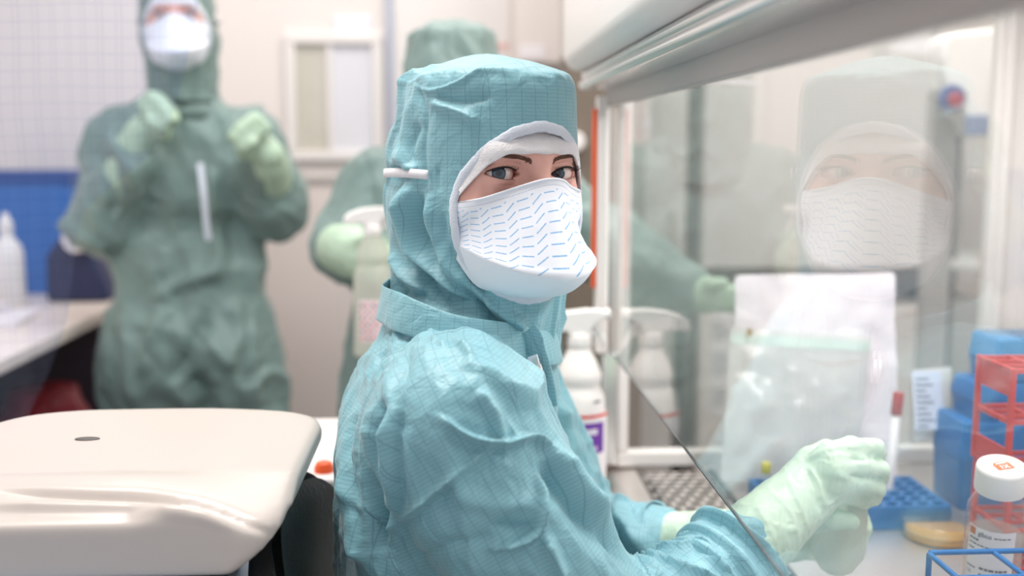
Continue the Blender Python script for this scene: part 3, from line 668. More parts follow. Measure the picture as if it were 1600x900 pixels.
# clear grid film hanging at the left
def film_mat():
    m = pane_mat('grid_film',(.85,.90,1.0),.35,.04,(190,200,232)); nt=m.node_tree
    uv=nt.nodes.new('ShaderNodeUVMap'); sp=nt.nodes.new('ShaderNodeSeparateXYZ'); nt.links.new(uv.outputs[0],sp.inputs[0])
    def ln(i,per,w,o=0):
        f=math_node(nt,'FRACT',math_node(nt,'ADD',math_node(nt,'DIVIDE',sp.outputs[i],per),o)); d=math_node(nt,'ABSOLUTE',math_node(nt,'SUBTRACT',f,.5)); return math_node(nt,'LESS_THAN',d,w/per*.5)
    k=math_node(nt,'MAXIMUM',ln(1,.0205,.00075),math_node(nt,'MAXIMUM',ln(0,.0225,.00075),ln(0,.0225,.0006,.27)))
    out=[n for n in nt.nodes if n.type=='OUTPUT_MATERIAL'][0]; src=out.inputs[0].links[0].from_socket
    d=nt.nodes.new('ShaderNodeBsdfTransparent'); d.inputs[0].default_value=(.30,.36,.62,1); mx=nt.nodes.new('ShaderNodeMixShader')
    nt.links.new(math_node(nt,'MULTIPLY',k,.42),mx.inputs[0]); nt.links.new(src,mx.inputs[1]); nt.links.new(d.outputs[0],mx.inputs[2]); nt.links.new(mx.outputs[0],out.inputs[0]); return m
MT['film']=film_mat(); Yf=1.42
edge=spline([(330,-150),(318,-40),(300,60),(285,130),(262,200),(222,255),(165,300),(125,340),(110,400),(98,500),(70,590),(40,660),(10,720)],5)
rows=[]; uvs=[]
zz_=np.linspace(.875,2.60,90); ez=np.array([at(x,y,Yf)[2] for x,y in edge]); ex=np.array([at(x,y,Yf)[0] for x,y in edge]); od=np.argsort(ez)
for z in zz_:
    xr_=np.interp(z,ez[od],ex[od]); r_=[]; 
    for t in np.linspace(0,1,50):
        x=-.78+(xr_+.78)*t; r_.append((x,Yf+.012*math.sin(x*24+z*1.5)+.006*math.sin(x*51+2*z),z)); uvs.append((x+.0015*math.sin(z*30),z+.0012*math.sin(x*40)))
    rows.append(r_)
mb=MB(); mb.grid(np.array(rows)); fm=mesh_obj('film_curtain',np.array(mb.v),mb.f,MT['film'],None,org=(-.6,Yf,2.6)); tag(fm,'clear hanging film with a fine dark grid at the left','curtain')
uvl=fm.data.uv_layers.new(name='UVMap'); li=np.empty(len(fm.data.loops),np.int32); fm.data.loops.foreach_get('vertex_index',li); uvl.data.foreach_set('uv',np.array(uvs,np.float32)[li].ravel())
rl=tag(part('curtain_rail',MB().tube([(-.85,Yf,2.606),(-.2,Yf,2.606)],.008,10),MT['steel'],None,org=(-.5,Yf,2.606)),'thin steel rail at the ceiling carrying the film','rail')
# ================================================================== PEOPLE
def axes_facing(fx, fy, roll=0, pitch=0):
    f = np.array([fx,fy,0.0]); f /= np.linalg.norm(f); u = np.array([0,0,1.0])
    f2 = f*math.cos(pitch)+u*math.sin(pitch); u2 = u*math.cos(pitch)-f*math.sin(pitch)
    r = np.cross(f2,u2); r3 = r*math.cos(roll)+u2*math.sin(roll); u3 = u2*math.cos(roll)-r*math.sin(roll)
    return np.stack([r3,f2,u3],1)                       # columns: person's right, forward, up
EYE = 0.0315
def hood_field(P, k=1.0):
    x,y,z = P[...,0],P[...,1]+.009,P[...,2]
    wl = (np.sqrt((x/.082)**2+(y/.101)**2)-1)*.085+np.clip(z-.03,0,1)*.06
    tp = z-(.1085-.021*((x/.080)**2+(y/.101)**2)+.0015*np.sin(y*45+1)*np.cos(x*40))
    d = smax(smax(wl,tp,.009),-.055-z,.03)
    d = smin(d, cap(P,(0,-.050,-.01),(0,-.040,-.19),.078,.080),.03)
    d = smin(d, cap(P,(0,.014,-.07),(0,-.005,-.20),.071,.066),.03)
    return d
def skin_field(P):
    P2 = P.copy(); P2[...,0] = np.abs(P2[...,0])          # symmetrical
    d = ell(P,(0,-.008,.022),(.068,.090,.080))
    d = smin(d, ell(P,(0,.028,-.030),(.0585,.058,.080)), .02)
    d = smin(d, cap(P2,(0,.083,.017),(.036,.077,.020),.010,.008), .016)
    d = smin(d, ell(P2,(.044,.048,-.032),(.019,.022,.022)), .022)
    d = smin(d, ell(P2,(.046,.036,.004),(.008,.028,.026)), .018)
    d = smax(d, -ell(P2,(.0330,.0925,-.001),(.0200,.0130,.0125)), .010)
    d = smin(d, cap(P,(0,.086,.010),(0,.105,-.038),.0065,.010), .012)
    d = smin(d, ell(P,(0,.062,-.098),(.024,.022,.018)), .02)
    d = smin(d, ell(P,(0,.083,-.066),(.022,.012,.010)), .012)
    e = np.array((EYE,.0690,0),np.float32)
    lid = np.linalg.norm(P2-e,axis=-1)-.0150
    d = smin(d, lid, .005)
    X = P2[...,0]-EYE-.0010; Z = P2[...,2]-.0008*0 - X*.05
    Ru,Rl = .0250,.0310
    up = np.hypot(X+.0008, Z-(.0058-Ru))-Ru; lo = np.hypot(X, Z+(.0046-Rl))-Rl
    ap = np.maximum(np.maximum(up,lo), .0690-P[...,1])
    d = smax(d, -ap, .0012)
    d = np.maximum(d, -(np.linalg.norm(P2-e,axis=-1)-.0132))     # room for the eyeball
    d = smin(d, cap(P,(0,-.014,-.07),(0,-.038,-.20),.050,.050), .025)
    d = smin(d, cap(P2,(0,-.04,-.20),(.05,-.045,-.24),.035,.03), .03)
    d = smin(d, ell(P,(0,-.05,-.30),(.06,.05,.13)), .04)
    return d
def seg(*a):
    out = []
    for lo,hi,st in a: out.append(np.arange(lo,hi-1e-9,st))
    return np.unique(np.round(np.concatenate(out),5)).astype(np.float32)
def make_body(root, O, A, fine=True):
    if fine:
        xs = seg((-.12,-.075,.005),(-.075,.0751,.001),(.075,.121,.005)); ys = seg((-.13,.04,.006),(.04,.1281,.001))
        zs = seg((-.50,-.20,.012),(-.20,-.035,.006),(-.035,.033,.00085),(.033,.116,.006))
    else:
        xs = seg((-.12,-.06,.01),(-.06,.0601,.003),(.06,.121,.01)); ys = seg((-.13,.04,.012),(.04,.128,.003)); zs = seg((-.50,-.2,.02),(-.2,-.035,.012),(-.035,.03,.003),(.03,.12,.01))
    D = skin_field(grid_pts(xs,ys,zs)); V,Q = surfnets(xs,ys,zs,D)
    V,Q,N = smooth_mesh(V,Q,0,2)
    if fine:                                  # fold of the upper lid
        xx = np.abs(V[:,0])-EYE-.001; zz = .0098-.022*np.abs(xx)-9*xx*xx; g = np.exp(-((V[:,2]-zz)/.0011)**2)*np.clip((.0165-np.abs(xx))/.005,0,1)*(V[:,1]>.05); V = V-N*(g*.0010)[:,None]
        zz = -.0105+.10*np.maximum(0,xx); g = np.exp(-((V[:,2]-zz)/.0016)**2)*np.clip((.012-np.abs(xx+.003))/.006,0,1)*(V[:,1]>.05); V = V-N*(g*.0005)[:,None]
    b = mesh_obj('body', V@A.T+O, Q, MT['skin'], root); b['label'] = 'skin of the face around the eyes'
    return b
def eye_mat():
    m = bpy.data.materials.new('eyeball'); m.use_nodes = True; nt = m.node_tree; b = nt.nodes['Principled BSDF']
    tc = nt.nodes.new('ShaderNodeTexCoord'); sp = nt.nodes.new('ShaderNodeSeparateXYZ'); nt.links.new(tc.outputs['Object'],sp.inputs[0])
    r = math_node(nt,'SQRT',math_node(nt,'ADD',math_node(nt,'POWER',sp.outputs[0],2),math_node(nt,'POWER',sp.outputs[2],2)))
    rp = nt.nodes.new('ShaderNodeValToRGB'); e = rp.color_ramp; e.elements[0].position=0; e.elements[0].color=lin((8,9,12))
    for p,c in ((.17,(8,9,12)),(.19,(40,58,76)),(.34,(66,88,106)),(.42,(34,46,60)),(.485,(26,30,38)),(.52,(224,214,212)),(.75,(226,206,202)),(1.0,(205,150,145))):
        k = e.elements.new(min(p,.999)); k.color = lin(c)
    e.elements[-1].color = lin((200,140,135))
    nt.links.new(math_node(nt,'DIVIDE',r,.0128),rp.inputs[0]); nt.links.new(rp.outputs[0],b.inputs['Base Color'])
    b.inputs['Roughness'].default_value=.12; b.inputs['Coat Weight'].default_value=.8; b.inputs['Coat Roughness'].default_value=.02
    return m
MT['eye'] = eye_mat()
MT['hair'] = mat('brown_hair',(58,40,34),.6)
MT['lash'] = mat('dark_lash',(34,24,22),.6)
MT['browskin'] = mat('eyebrow_hair',(116,82,70),.7)
def make_eyes(root, O, A, hairs=True, target=CAM):
    for s in (1,-1):
        c = A@np.array((s*EYE,.0690,0))+O
        th = np.linspace(0,math.pi,28); mb = MB()
        g = (target-c)/np.linalg.norm(target-c)
        prof = [(.0130*math.sin(t)+1e-5, -.0130*math.cos(t)+(.0009*max(0,-(math.cos(t)+.88))/.12 if math.cos(t)<-.88 else 0)*-1) for t in th]
        # lathe about local y; front pole (+y) carries the cornea
        P = [(r,-z) for r,z in prof][::-1]
        mb.lathe(P,(0,0,0),32,axis=(0,1,0),caps=False)
        o = mesh_obj('eye', np.array(mb.v)+root_loc(root), mb.f, MT['eye'], root)
        f = Vector(g); q = Vector((0,1,0)).rotation_difference(f); o.rotation_euler = q.to_euler(); o.location = Vector(c-root_loc(root))
        if not hairs: continue
        # upper lash line, lashes, eyebrow
        mb = MB(); R = random.Random(3+s)
        def lidpt(x, up):
            Ru,Rl = .0250,.0310
            z = (.0058-Ru)+math.sqrt(max(0,Ru*Ru-(x+.0008)**2)) if up else -(.0046-Rl)-math.sqrt(max(0,Rl*Rl-x*x))
            z += x*.05; y = .0690+math.sqrt(max(1e-7,.0148**2-(x+.001)**2-z*z)); return np.array((s*(EYE+.001+x),y,z))
        xs_ = np.linspace(-.0132,.0136,22)
        mb.tube([A@(lidpt(x,True)+np.array((0,.0004,.0001)))+O for x in xs_],[.0003+.00055*min(1,(i+1)/8)*min(1,(22-i)/4) for i in range(22)],6)
        for i in range(46):
            x = -.011+.0245*(i+R.random()*.6)/46; p = lidpt(x,True); ln = .0048+.0030*(i/46)
            out = np.array((s*(x*.38+R.uniform(-.0007,.0007)), .0058, 0)); out = out/np.linalg.norm(out)*ln
            q1 = p+out*.5+np.array((0,0,-.0004)); q2 = p+out+np.array((0,0,.0026+R.uniform(-.0005,.0005)))
            mb.tube([A@q+O for q in (p,q1,q2)],[.00019,.00014,.00004],4)
        for i in range(26):
            x = -.008+.020*(i+R.random()*.6)/26; p = lidpt(x,False); out = np.array((s*x*.25,.0025,-.0012))*R.uniform(.7,1.1)
            mb.tube([A@q+O for q in (p,p+out*.5,p+out+np.array((0,0,-.0006)))],[.00013,.0001,.00003],4)
        part('eyelashes',mb,MT['lash'],root,label='dark upper and lower lashes')
        mb = MB()
        for i in range(900):
            t = R.random(); x = .0105+.046*t
            zc = .0098+.0062*math.sin(min(1,t*1.25)*math.pi*.62)-.0075*max(0,t-.5)*2.0
            wd = (.0042*(1-t*.75))*min(1,.55+t*3); z = zc+R.uniform(-1,1)*wd
            lo = np.array((s*x,.13,z)); ys_ = np.linspace(.12,.03,91); PP = np.stack([np.full(91,s*x),ys_,np.full(91,z)],1).astype(np.float32)
            dd = skin_field(PP); k = int(np.argmax(dd<0)); p = np.array((s*x,ys_[k],z))
            dr = np.array((s*(.55+.5*t),-.30*t,.75-1.05*t+(-.5 if z>zc else .25))); dr = dr/np.linalg.norm(dr)*R.uniform(.004,.0075)
            mb.tube([A@q+O for q in (p+np.array((0,-.0003,0)),p+dr*.5+np.array((0,.0009,0)),p+dr+np.array((0,.0002,0)))],[.00020,.00017,.00005],4,caps=False)
        part('eyebrow',mb,MT['browskin'],root,label='brown eyebrow')
def opening_pt(a, grow=0.0):
    ca,sa = math.cos(a), math.sin(a)
    x = (.0665+grow)*ca; z = -.0365+(.0765+grow)*sa
    ys_ = np.linspace(.15,-.02,171); P = np.stack([np.full(171,x),ys_,np.full(171,z)],1).astype(np.float32)
    d = hood_field(P); k = max(1,int(np.argmax(d<0))); t = d[k-1]/(d[k-1]-d[k]); return np.array((x,ys_[k-1]+(ys_[k]-ys_[k-1])*t,z))
def grad(f,p,h=.002):
    P = np.array([p+np.array(e)*h for e in ((1,0,0),(-1,0,0),(0,1,0),(0,-1,0),(0,0,1),(0,0,-1))],np.float32); d = f(P)
    g = np.array((d[0]-d[1],d[2]-d[3],d[4]-d[5])); return g/(np.linalg.norm(g)+1e-9)
def make_hood(root, O, A, folds, mt, fine=True, wr=.0016):
    st = .0065 if fine else .012
    xs = np.arange(-.12,.121,st,dtype=np.float32); ys = np.arange(-.15,.125,st,dtype=np.float32); zs = np.arange(-.19,.135,st,dtype=np.float32)
    V,Q = surfnets(xs,ys,zs,hood_field(grid_pts(xs,ys,zs)))
    V,Q,N = smooth_mesh(V,Q,2 if fine else 1,1)
    loc,ln = V.copy(),N.copy()
    W = V@A.T+O; NW = N@A.T
    back = np.clip((-loc[:,1]+.02)/.06,0,1); low = np.clip((-loc[:,2]-.0)/.05,0,1)
    d = wr*(crease(loc*np.array((1,1,.55)),38)-.55)*(.25+1.4*np.maximum(back,low))
    d += wr*2.3*(crease(loc*np.array((1.0,1.0,.35))+3,22)-.5)*np.maximum(back*.9,low)
    edge = ((loc[:,0]/.0665)**2+((loc[:,2]+.0365)/.0765)**2); d *= np.where(loc[:,1]>.02,np.clip((edge-1.0)*2,0,1),1)
    # crown seam: the side panel is gathered into the flat top panel
    zt = .0875; seam = np.exp(-((loc[:,2]-zt-.004*np.sin(loc[:,1]*40))/.0028)**2)
    d += .0016*seam*(.6+.6*vnoise(loc,160))
    # cinch where the mask's strap runs round the back
    d -= .006*np.exp(-((loc[:,2]+.004)/.012)**2)*np.clip((-loc[:,1]-.0)/.04,0,1)
    W2 = W+NW*d[:,None]
    if folds: W2 = W2+NW*(fold_disp(W,NW,folds)*np.where(loc[:,1]>.0,np.clip((edge-1.02)*1.6,0,1),1))[:,None]
    keep = ~((edge<1.0)&(loc[:,1]>.015))
    kq = keep[Q].all(1); Q = Q[kq]; used = np.unique(Q); mp = np.full(len(V),-1); mp[used]=np.arange(len(used)); Q = mp[Q]
    h = cloth_obj('hood',W2[used],Q,NW[used],loc[used],ln[used],mt,root); h['label'] = 'fitted cleanroom hood'
    # binding round the face opening
    n = 120; mb = MB(); rings = []
    for i in range(n):
        a = 2*math.pi*i/n; p = opening_pt(a,.0015); nn = grad(hood_field,p); t = opening_pt(a+.03,.0015)-opening_pt(a-.03,.0015); t /= np.linalg.norm(t)
        b = np.cross(nn,t); b /= np.linalg.norm(b); wob = .0004*math.sin(i*.9)+.0003*math.sin(i*2.3)
        ww = .0042+.0008*max(0,math.sin(a))
        rings.append([A@(p+b*(ww*math.cos(q)+wob)+nn*(.0006+.0021*math.sin(q)))+O for q in np.linspace(0,2*math.pi,12,endpoint=False)])
    mb.grid(np.array(rings),wrap_u=True,wrap_v=True); part('binding',mb,MT['trim'],root,angle=None,label='white bound edge of the hood opening')
    # terry headband under the hood
    nu,nv = 60,14; P = np.zeros((nu,nv,3))
    for i in range(nu):
        x = -.0655+.131*i/(nu-1); ax = abs(x)
        zl = .0158-.0005*math.sin(i*.7)-6.4*max(0,ax-.034)**1.5 ; zh = -.0365+.083*math.sqrt(max(0,1-(x/.0715)**2)); zl = min(zl,zh-.004)
        for j in range(nv):
            z = zl+(zh-zl)*j/(nv-1)
            ys_ = np.linspace(.13,-.03,161); PP = np.stack([np.full(161,x),ys_,np.full(161,z)],1).astype(np.float32)
            dd = np.minimum(skin_field(PP)-.0042,hood_field(PP)+.0035); k = int(np.argmax(dd<0))
            y = ys_[k]-.003*(j/(nv-1)); 
            if j==0: y -= .0045
            if j==1: y += .0004
            P[i,j] = (x,y,z+(.0018 if j==0 else (0 if j!=1 else -.0012)))
    for it in range(3): P[1:-1,1:-1,1] = .5*P[1:-1,1:-1,1]+.125*(P[:-2,1:-1,1]+P[2:,1:-1,1]+P[1:-1,:-2,1]+P[1:-1,2:,1])
    P[:,1:,1] += .0006*vnoise(P.reshape(-1,3),160).reshape(nu,nv)[:,1:]
    mb = MB(); mb.grid(P@A.T+O); o = part('headband',mb,MT['terry'],root,angle=None,label='white terry headband over the brows')
    m_ = o.modifiers.new('sub','SUBSURF'); m_.levels = m_.render_levels = 1
    return h
def mask_mat(pattern):
    m = mat('mask_cloth_printed' if pattern else 'mask_cloth',(236,240,248),.75,bump=(900,.12,.001))
    if not pattern: return m
    nt = m.node_tree; b = nt.nodes['Principled BSDF']; uv = nt.nodes.new('ShaderNodeUVMap'); sp = nt.nodes.new('ShaderNodeSeparateXYZ'); nt.links.new(uv.outputs[0],sp.inputs[0])
    M_ = lambda op,a,b_=None,c=None: math_node(nt,op,a,b_,c)
    cw,rh = .0125,.0077
    U = M_('DIVIDE',M_('ADD',sp.outputs[0],.5),cw); col = M_('FLOOR',U); fx = M_('MULTIPLY',M_('SUBTRACT',M_('FRACT',U),.5),cw)
    odd = M_('MODULO',col,2)
    vv = M_('DIVIDE',M_('ADD',sp.outputs[1],M_('MULTIPLY',odd,rh*.42)),rh); fy = M_('MULTIPLY',M_('SUBTRACT',M_('FRACT',vv),.5),rh)
    ang = M_('MULTIPLY',odd,math.radians(-36)); cs,sn = M_('COSINE',ang),M_('SINE',ang)
    xr = M_('ADD',M_('MULTIPLY',fx,cs),M_('MULTIPLY',fy,sn)); yr = M_('SUBTRACT',M_('MULTIPLY',fy,cs),M_('MULTIPLY',fx,sn))
    k = M_('MULTIPLY',M_('LESS_THAN',M_('ABSOLUTE',yr),.00052),M_('LESS_THAN',M_('ABSOLUTE',xr),.0053))
    k = M_('MULTIPLY',k,M_('LESS_THAN',sp.outputs[1],-.009))
    ns = nt.nodes.new('ShaderNodeTexNoise'); ns.inputs['Scale'].default_value = 600; nt.links.new(uv.outputs[0],ns.inputs[0])
    k = M_('MULTIPLY',k,M_('MULTIPLY_ADD',ns.outputs['Fac'],.9,.35)); k = M_('MINIMUM',k,.95)
    # stitched dots under the top edge
    dx = M_('ABSOLUTE',M_('SUBTRACT',M_('FRACT',M_('DIVIDE',sp.outputs[0],.0021)),.5)); dy = M_('ABSOLUTE',M_('ADD',sp.outputs[1],.0056))
    st = M_('MULTIPLY',M_('LESS_THAN',dx,.27),M_('LESS_THAN',dy,.0004))
    m1 = nt.nodes.new('ShaderNodeMix'); m1.data_type='RGBA'; m1.inputs['A'].default_value=lin((236,240,249)); m1.inputs['B'].default_value=lin((104,172,224)); nt.links.new(k,m1.inputs['Factor'])
    m2 = nt.nodes.new('ShaderNodeMix'); m2.data_type='RGBA'; nt.links.new(m1.outputs['Result'],m2.inputs['A']); m2.inputs['B'].default_value=lin((140,148,176)); nt.links.new(M_('MULTIPLY',st,.7),m2.inputs['Factor'])
    nt.links.new(m2.outputs['Result'],b.inputs['Base Color']); return m
MT['maskp'] = mask_mat(True); MT['maskw'] = mask_mat(False)
def make_mask(root, O, A, plain=False):
    T = [(.0675,.047,-.027),(.053,.0735,-.022),(.033,.089,-.014),(.013,.1055,-.0058),(0,.1085,-.0040),(-.013,.1055,-.0054),(-.033,.089,-.012),(-.053,.0735,-.0165),(-.0675,.047,-.019)]
    Mi = [(.066,.048,-.048),(.051,.080,-.050),(.033,.103,-.047),(.014,.120,-.041),(0,.124,-.039),(-.014,.119,-.041),(-.033,.100,-.046),(-.051,.075,-.048),(-.066,.048,-.046)]
    Fo = [(.0645,.056,-.064),(.055,.089,-.074),(.040,.116,-.082),(.020,.134,-.0865),(0,.141,-.087),(-.022,.136,-.0835),(-.041,.118,-.078),(-.055,.090,-.071),(-.0645,.056,-.062)]
    Lo = [(.0635,.050,-.072),(.050,.079,-.092),(.034,.101,-.101),(.017,.114,-.104),(0,.118,-.105),(-.018,.116,-.103),(-.036,.101,-.098),(-.050,.080,-.089),(-.0635,.050,-.070)]
    Bo = [(.0635,.042,-.077),(.050,.056,-.100),(.034,.068,-.107),(.017,.076,-.1115),(0,.079,-.1125),(-.017,.076,-.1115),(-.034,.068,-.107),(-.050,.056,-.100),(-.0635,.042,-.077)]
    C = [spline(np.array(c),9) for c in (T,Mi,Fo,Lo,Bo)]; nu = len(C[0])
    rows = []; vv = []
    for t in np.linspace(0,1,22):           # upper panel: quadratic through top, middle, fold
        a,b,c = C[0],C[1],C[2]; l0,l1,l2 = 2*(t-.5)*(t-1),4*t*(1-t),2*t*(t-.5); rows.append(a*l0+b*l1+c*l2)
    for t in np.linspace(0,1,16)[1:]:
        a,b,c = C[2],C[3],C[4]; l0,l1,l2 = 2*(t-.5)*(t-1),4*t*(1-t),2*t*(t-.5); rows.append(a*l0+b*l1+c*l2)
    P = np.array(rows); nr = len(P)
    n1 = vnoise(P.reshape(-1,3),45).reshape(nr,nu)*.0012+vnoise(P.reshape(-1,3)+5,110).reshape(nr,nu)*.0003
    P[1:,:,1] += n1[1:]; P[21,:,1] += .0012
    yy = np.linspace(.15,.0,151)
    for i in range(nr):                       # keep the cloth clear of the face and of the hood under it
        for j in range(nu):
            PP = np.stack([np.full(151,P[i,j,0]),yy,np.full(151,P[i,j,2])],1).astype(np.float32)
            dd = skin_field(PP)-.0022
            if i>21: dd = np.minimum(dd,hood_field(PP)-.0005)
            k = int(np.argmax(dd<0))
            if dd[k]<0: P[i,j,1] = max(P[i,j,1],yy[k])
    mb = MB(); mb.grid(P@A.T+O); mi = [0 if i//(nu-1)<21 else 1 for i in range((nr-1)*(nu-1))]
    o = mesh_obj('face_mask',np.array(mb.v),mb.f,[MT['maskw'] if plain else MT['maskp'],MT['maskw']],root,mi)
    o['label'] = 'white pouch-shaped mask' if plain else 'white pouch-shaped mask printed with blue dashes'
    me = o.data; uvl = me.uv_layers.new(name='UVMap')
    dU = np.linalg.norm(np.diff(P[10],axis=0),axis=1); U = np.concatenate([[0],np.cumsum(dU)]); U -= U[nu//2]
    dV = np.linalg.norm(np.diff(P,axis=0),axis=2).mean(1); Vv = -np.concatenate([[0],np.cumsum(dV)])
    li = np.empty(len(me.loops),np.int32); me.loops.foreach_get('vertex_index',li)
    uvl.data.foreach_set('uv',np.stack([-U[li%nu],Vv[li//nu]],1).astype(np.float32).ravel())
    me.flip_normals()
    # welted top edge
    mb = MB(); mb.tube([A@(p+np.array((0,.0006,.0)))+O for p in C[0]],.0011,8); part('mask_edge',mb,MT['maskw'],o,label='stitched welt along the top of the mask')
    # elastic strap round the back of the hood
    mb = MB(); rows = []
    for a in np.linspace(math.radians(-25),math.radians(205),70):
        dr = np.array((math.cos(a),-math.sin(a),0)); c = np.array((0,-.012,-.0035)); t = np.linspace(.16,.03,131)
        PP = (c+t[:,None]*dr).astype(np.float32); dd = hood_field(PP); k = max(1,int(np.argmax(dd<0))); tk = t[k-1]+(t[k]-t[k-1])*dd[k-1]/(dd[k-1]-dd[k]); bk = min(1,max(0,math.sin(a)))
        p = c+dr*(tk+.0026-.0036*bk); zz = .0025*math.cos(a*2.0)
        rows.append([p+np.array((0,0,-.0042+zz)),p+dr*.0006+np.array((0,0,zz)),p+np.array((0,0,.0042+zz))])
    mb.grid(np.array(rows)@A.T+O); s_ = part('mask_strap',mb,MT['elastic'],o,angle=None,label='white elastic strap')
    so = s_.modifiers.new('t','SOLIDIFY'); so.thickness = .0012; so.offset = 0
    return o
def make_coverall(root, prims, ells, bones, lo, hi, step, lev, mt, folds, wr, ks=26, extra=None):
    xs = np.arange(lo[0],hi[0],step,dtype=np.float32); ys = np.arange(lo[1],hi[1],step,dtype=np.float32); zs = np.arange(lo[2],hi[2],step,dtype=np.float32)
    G = grid_pts(xs,ys,zs); D = None
    for c,r,k in ells:
        d = ell(G,c,r); D = d if D is None else smin(D,d,k)
    for a,b,r1,r2,k in prims: D = smin(D,cap(G,a,b,r1,r2),k)
    V,Q = surfnets(xs,ys,zs,D); del G,D
    V,Q,N = smooth_mesh(V,Q,lev,1)
    rest,rn = frames_of(V,N,bones)
    q = np.stack([V[:,0]+.25*V[:,2],V[:,1],V[:,2]*.6],1)
    d = wr*(crease(q,ks)-.5)+wr*.9*(crease(q*np.array((1,1,.6))+9,ks*.5)-.5)+wr*.45*(crease(q+2,ks*2.1)-.5)+wr*.13*(crease(q+5,ks*4.1)-.5)
    if extra is not None: d = d+extra(V,rest)
    if folds: d = d+fold_disp(V,N,folds)
    return cloth_obj('coverall',V+N*d[:,None],Q,N,rest,rn,mt,root)
def make_glove(root, caps_, lo, hi, step, label, wr=.0008, name='glove', kk=.012):
    xs,ys,zs = [np.arange(lo[i],hi[i],step,dtype=np.float32) for i in range(3)]
    G = grid_pts(xs,ys,zs); D = None
    for chain in caps_:                       # every finger is smooth along itself and creased against its neighbours
        pts,rad,k = chain; d = None
        for i in range(len(pts)-1):
            e = cap(G,pts[i],pts[i+1],rad[i],rad[i+1]); d = e if d is None else smin(d,e,.004)
        D = d if D is None else smin(D,d,k)
    V,Q = surfnets(xs,ys,zs,D); V,Q,N = smooth_mesh(V,Q,1,1)
    d = wr*(crease(V,55)-.5)+wr*.6*(crease(V+3,120)-.5)
    return mesh_obj(name,V+N*d[:,None],Q,MT['glove' if root is woman else 'glove_far'],root,label=label)
def band(mb, ring_lo, ring_hi, thick, mi=0):
    """closed cloth band between two 3D rings"""
    a,b = np.array(ring_lo),np.array(ring_hi); c = (a.mean(0)+b.mean(0))/2
    def out(r): 
        d = r-c; d[:,2]=0; return d/np.linalg.norm(d,axis=1)[:,None]
    P = np.stack([a-out(a)*thick,a+out(a)*thick,(a+b)/2+out(a)*(thick+.0015),b+out(b)*thick,b-out(b)*thick],1)
    mb.grid(P,mi,wrap_u=True,wrap_v=True); return mb

# ---------------------------------------------------------------- the seated woman at the cabinet
E = at(829,271,.975)
A1 = axes_facing(.466,-.885,roll=math.radians(0.5)); O1 = E-A1@np.array((0,.072,0))
woman = empty('person','seated person in teal hooded coverall and blue-dashed mask, turned to look at the camera','person',(0.0,1.04,.47))
make_body(woman,O1,A1); make_eyes(woman,O1,A1)
HF = [([(640,128),(672,141),(715,128),(745,112),(800,107),(842,104),(880,122)],.0022,5,'s'),
      ([(650,122),(655,150),(664,180),(660,230),(664,290),(668,350)],.0035,4,'c'),
      ([(640,150),(628,200),(634,250),(648,268)],.005,8,'r'),([(630,140),(612,190),(614,235),(628,262)],.006,9,'r'),
      ([(652,190),(640,230),(646,262)],.004,5,'c'),([(622,150),(620,200),(622,240)],.005,5,'c'),
      ([(672,160),(720,175),(745,190)],.004,7,'r'),([(680,150),(720,160),(770,150)],.003,6,'c'),
      ([(640,290),(632,340),(650,390),(700,440),(760,490)],.013,10,'r'),([(655,300),(652,350),(676,410),(730,462),(790,515)],.014,7,'c'),
      ([(668,300),(675,350),(700,410),(750,460),(800,505)],.012,9,'r'),([(690,330),(700,380),(735,435),(790,480)],.010,6,'c'),
      ([(705,340),(722,395),(757,445),(800,490),(815,520)],.009,8,'r'),([(625,300),(615,350),(612,400),(640,440)],.004,9,'r'),
      ([(640,400),(680,450),(740,490)],.013,6,'c'),([(612,395),(632,430),(670,455)],.006,8,'r'),
      ([(742,440),(790,482),(850,490)],.003,6,'c'),([(684,262),(686,300)],.0022,2.5,'c')]
make_hood(woman,O1,A1,[(p,a*1.35,w_,k) for p,a,w_,k in HF],MT['cloth'],True,.0024)
make_mask(woman,O1,A1)
RS,RE,RW = np.array((.004,.885,1.012)),np.array((.128,.860,.800)),at(1262,766,1.0)
LS,LE,LW = np.array((.03,1.195,1.015)),at(905,858,1.20),at(1205,836,1.075)
RC = RE+(RW-RE)*.60; LC = LE+(LW-LE)*.42
ells = [((.0,1.04,.56),(.142,.185,.125),.05),((-.004,1.04,.76),(.116,.165,.18),.06),((-.008,1.035,.93),(.113,.170,.165),.06)]
prims = [((.010,.905,1.018),(.025,1.18,1.018),.056,.056,.05),((.02,1.045,1.03),(.018,1.045,1.075),.088,.074,.03),
         (RS,RE,.079,.070,.03),(RE,RC,.068,.045,.03),(LS,LE,.074,.062,.03),(LE,LC,.060,.044,.03),
         ((.0,.95,.55),(.40,.93,.560),.092,.072,.04),((.0,1.13,.55),(.40,1.16,.560),.092,.072,.04),
         ((.40,.93,.560),(.36,.93,.13),.070,.058,.03),((.40,1.16,.560),(.36,1.16,.13),.070,.058,.03)]
bones = [((.0,1.04,.45),(.015,1.04,1.12),.15,.13),(RS,RE,.079,.070),(RE,RC,.066,.05),(LS,LE,.074,.062),(LE,LC,.06,.05),((.0,.95,.55),(.40,.93,.560),.09,.07),((.0,1.13,.55),(.40,1.16,.560),.09,.07),((.40,.93,.560),(.36,.93,.13),.07,.058),((.40,1.16,.560),(.36,1.16,.13),.07,.058)]
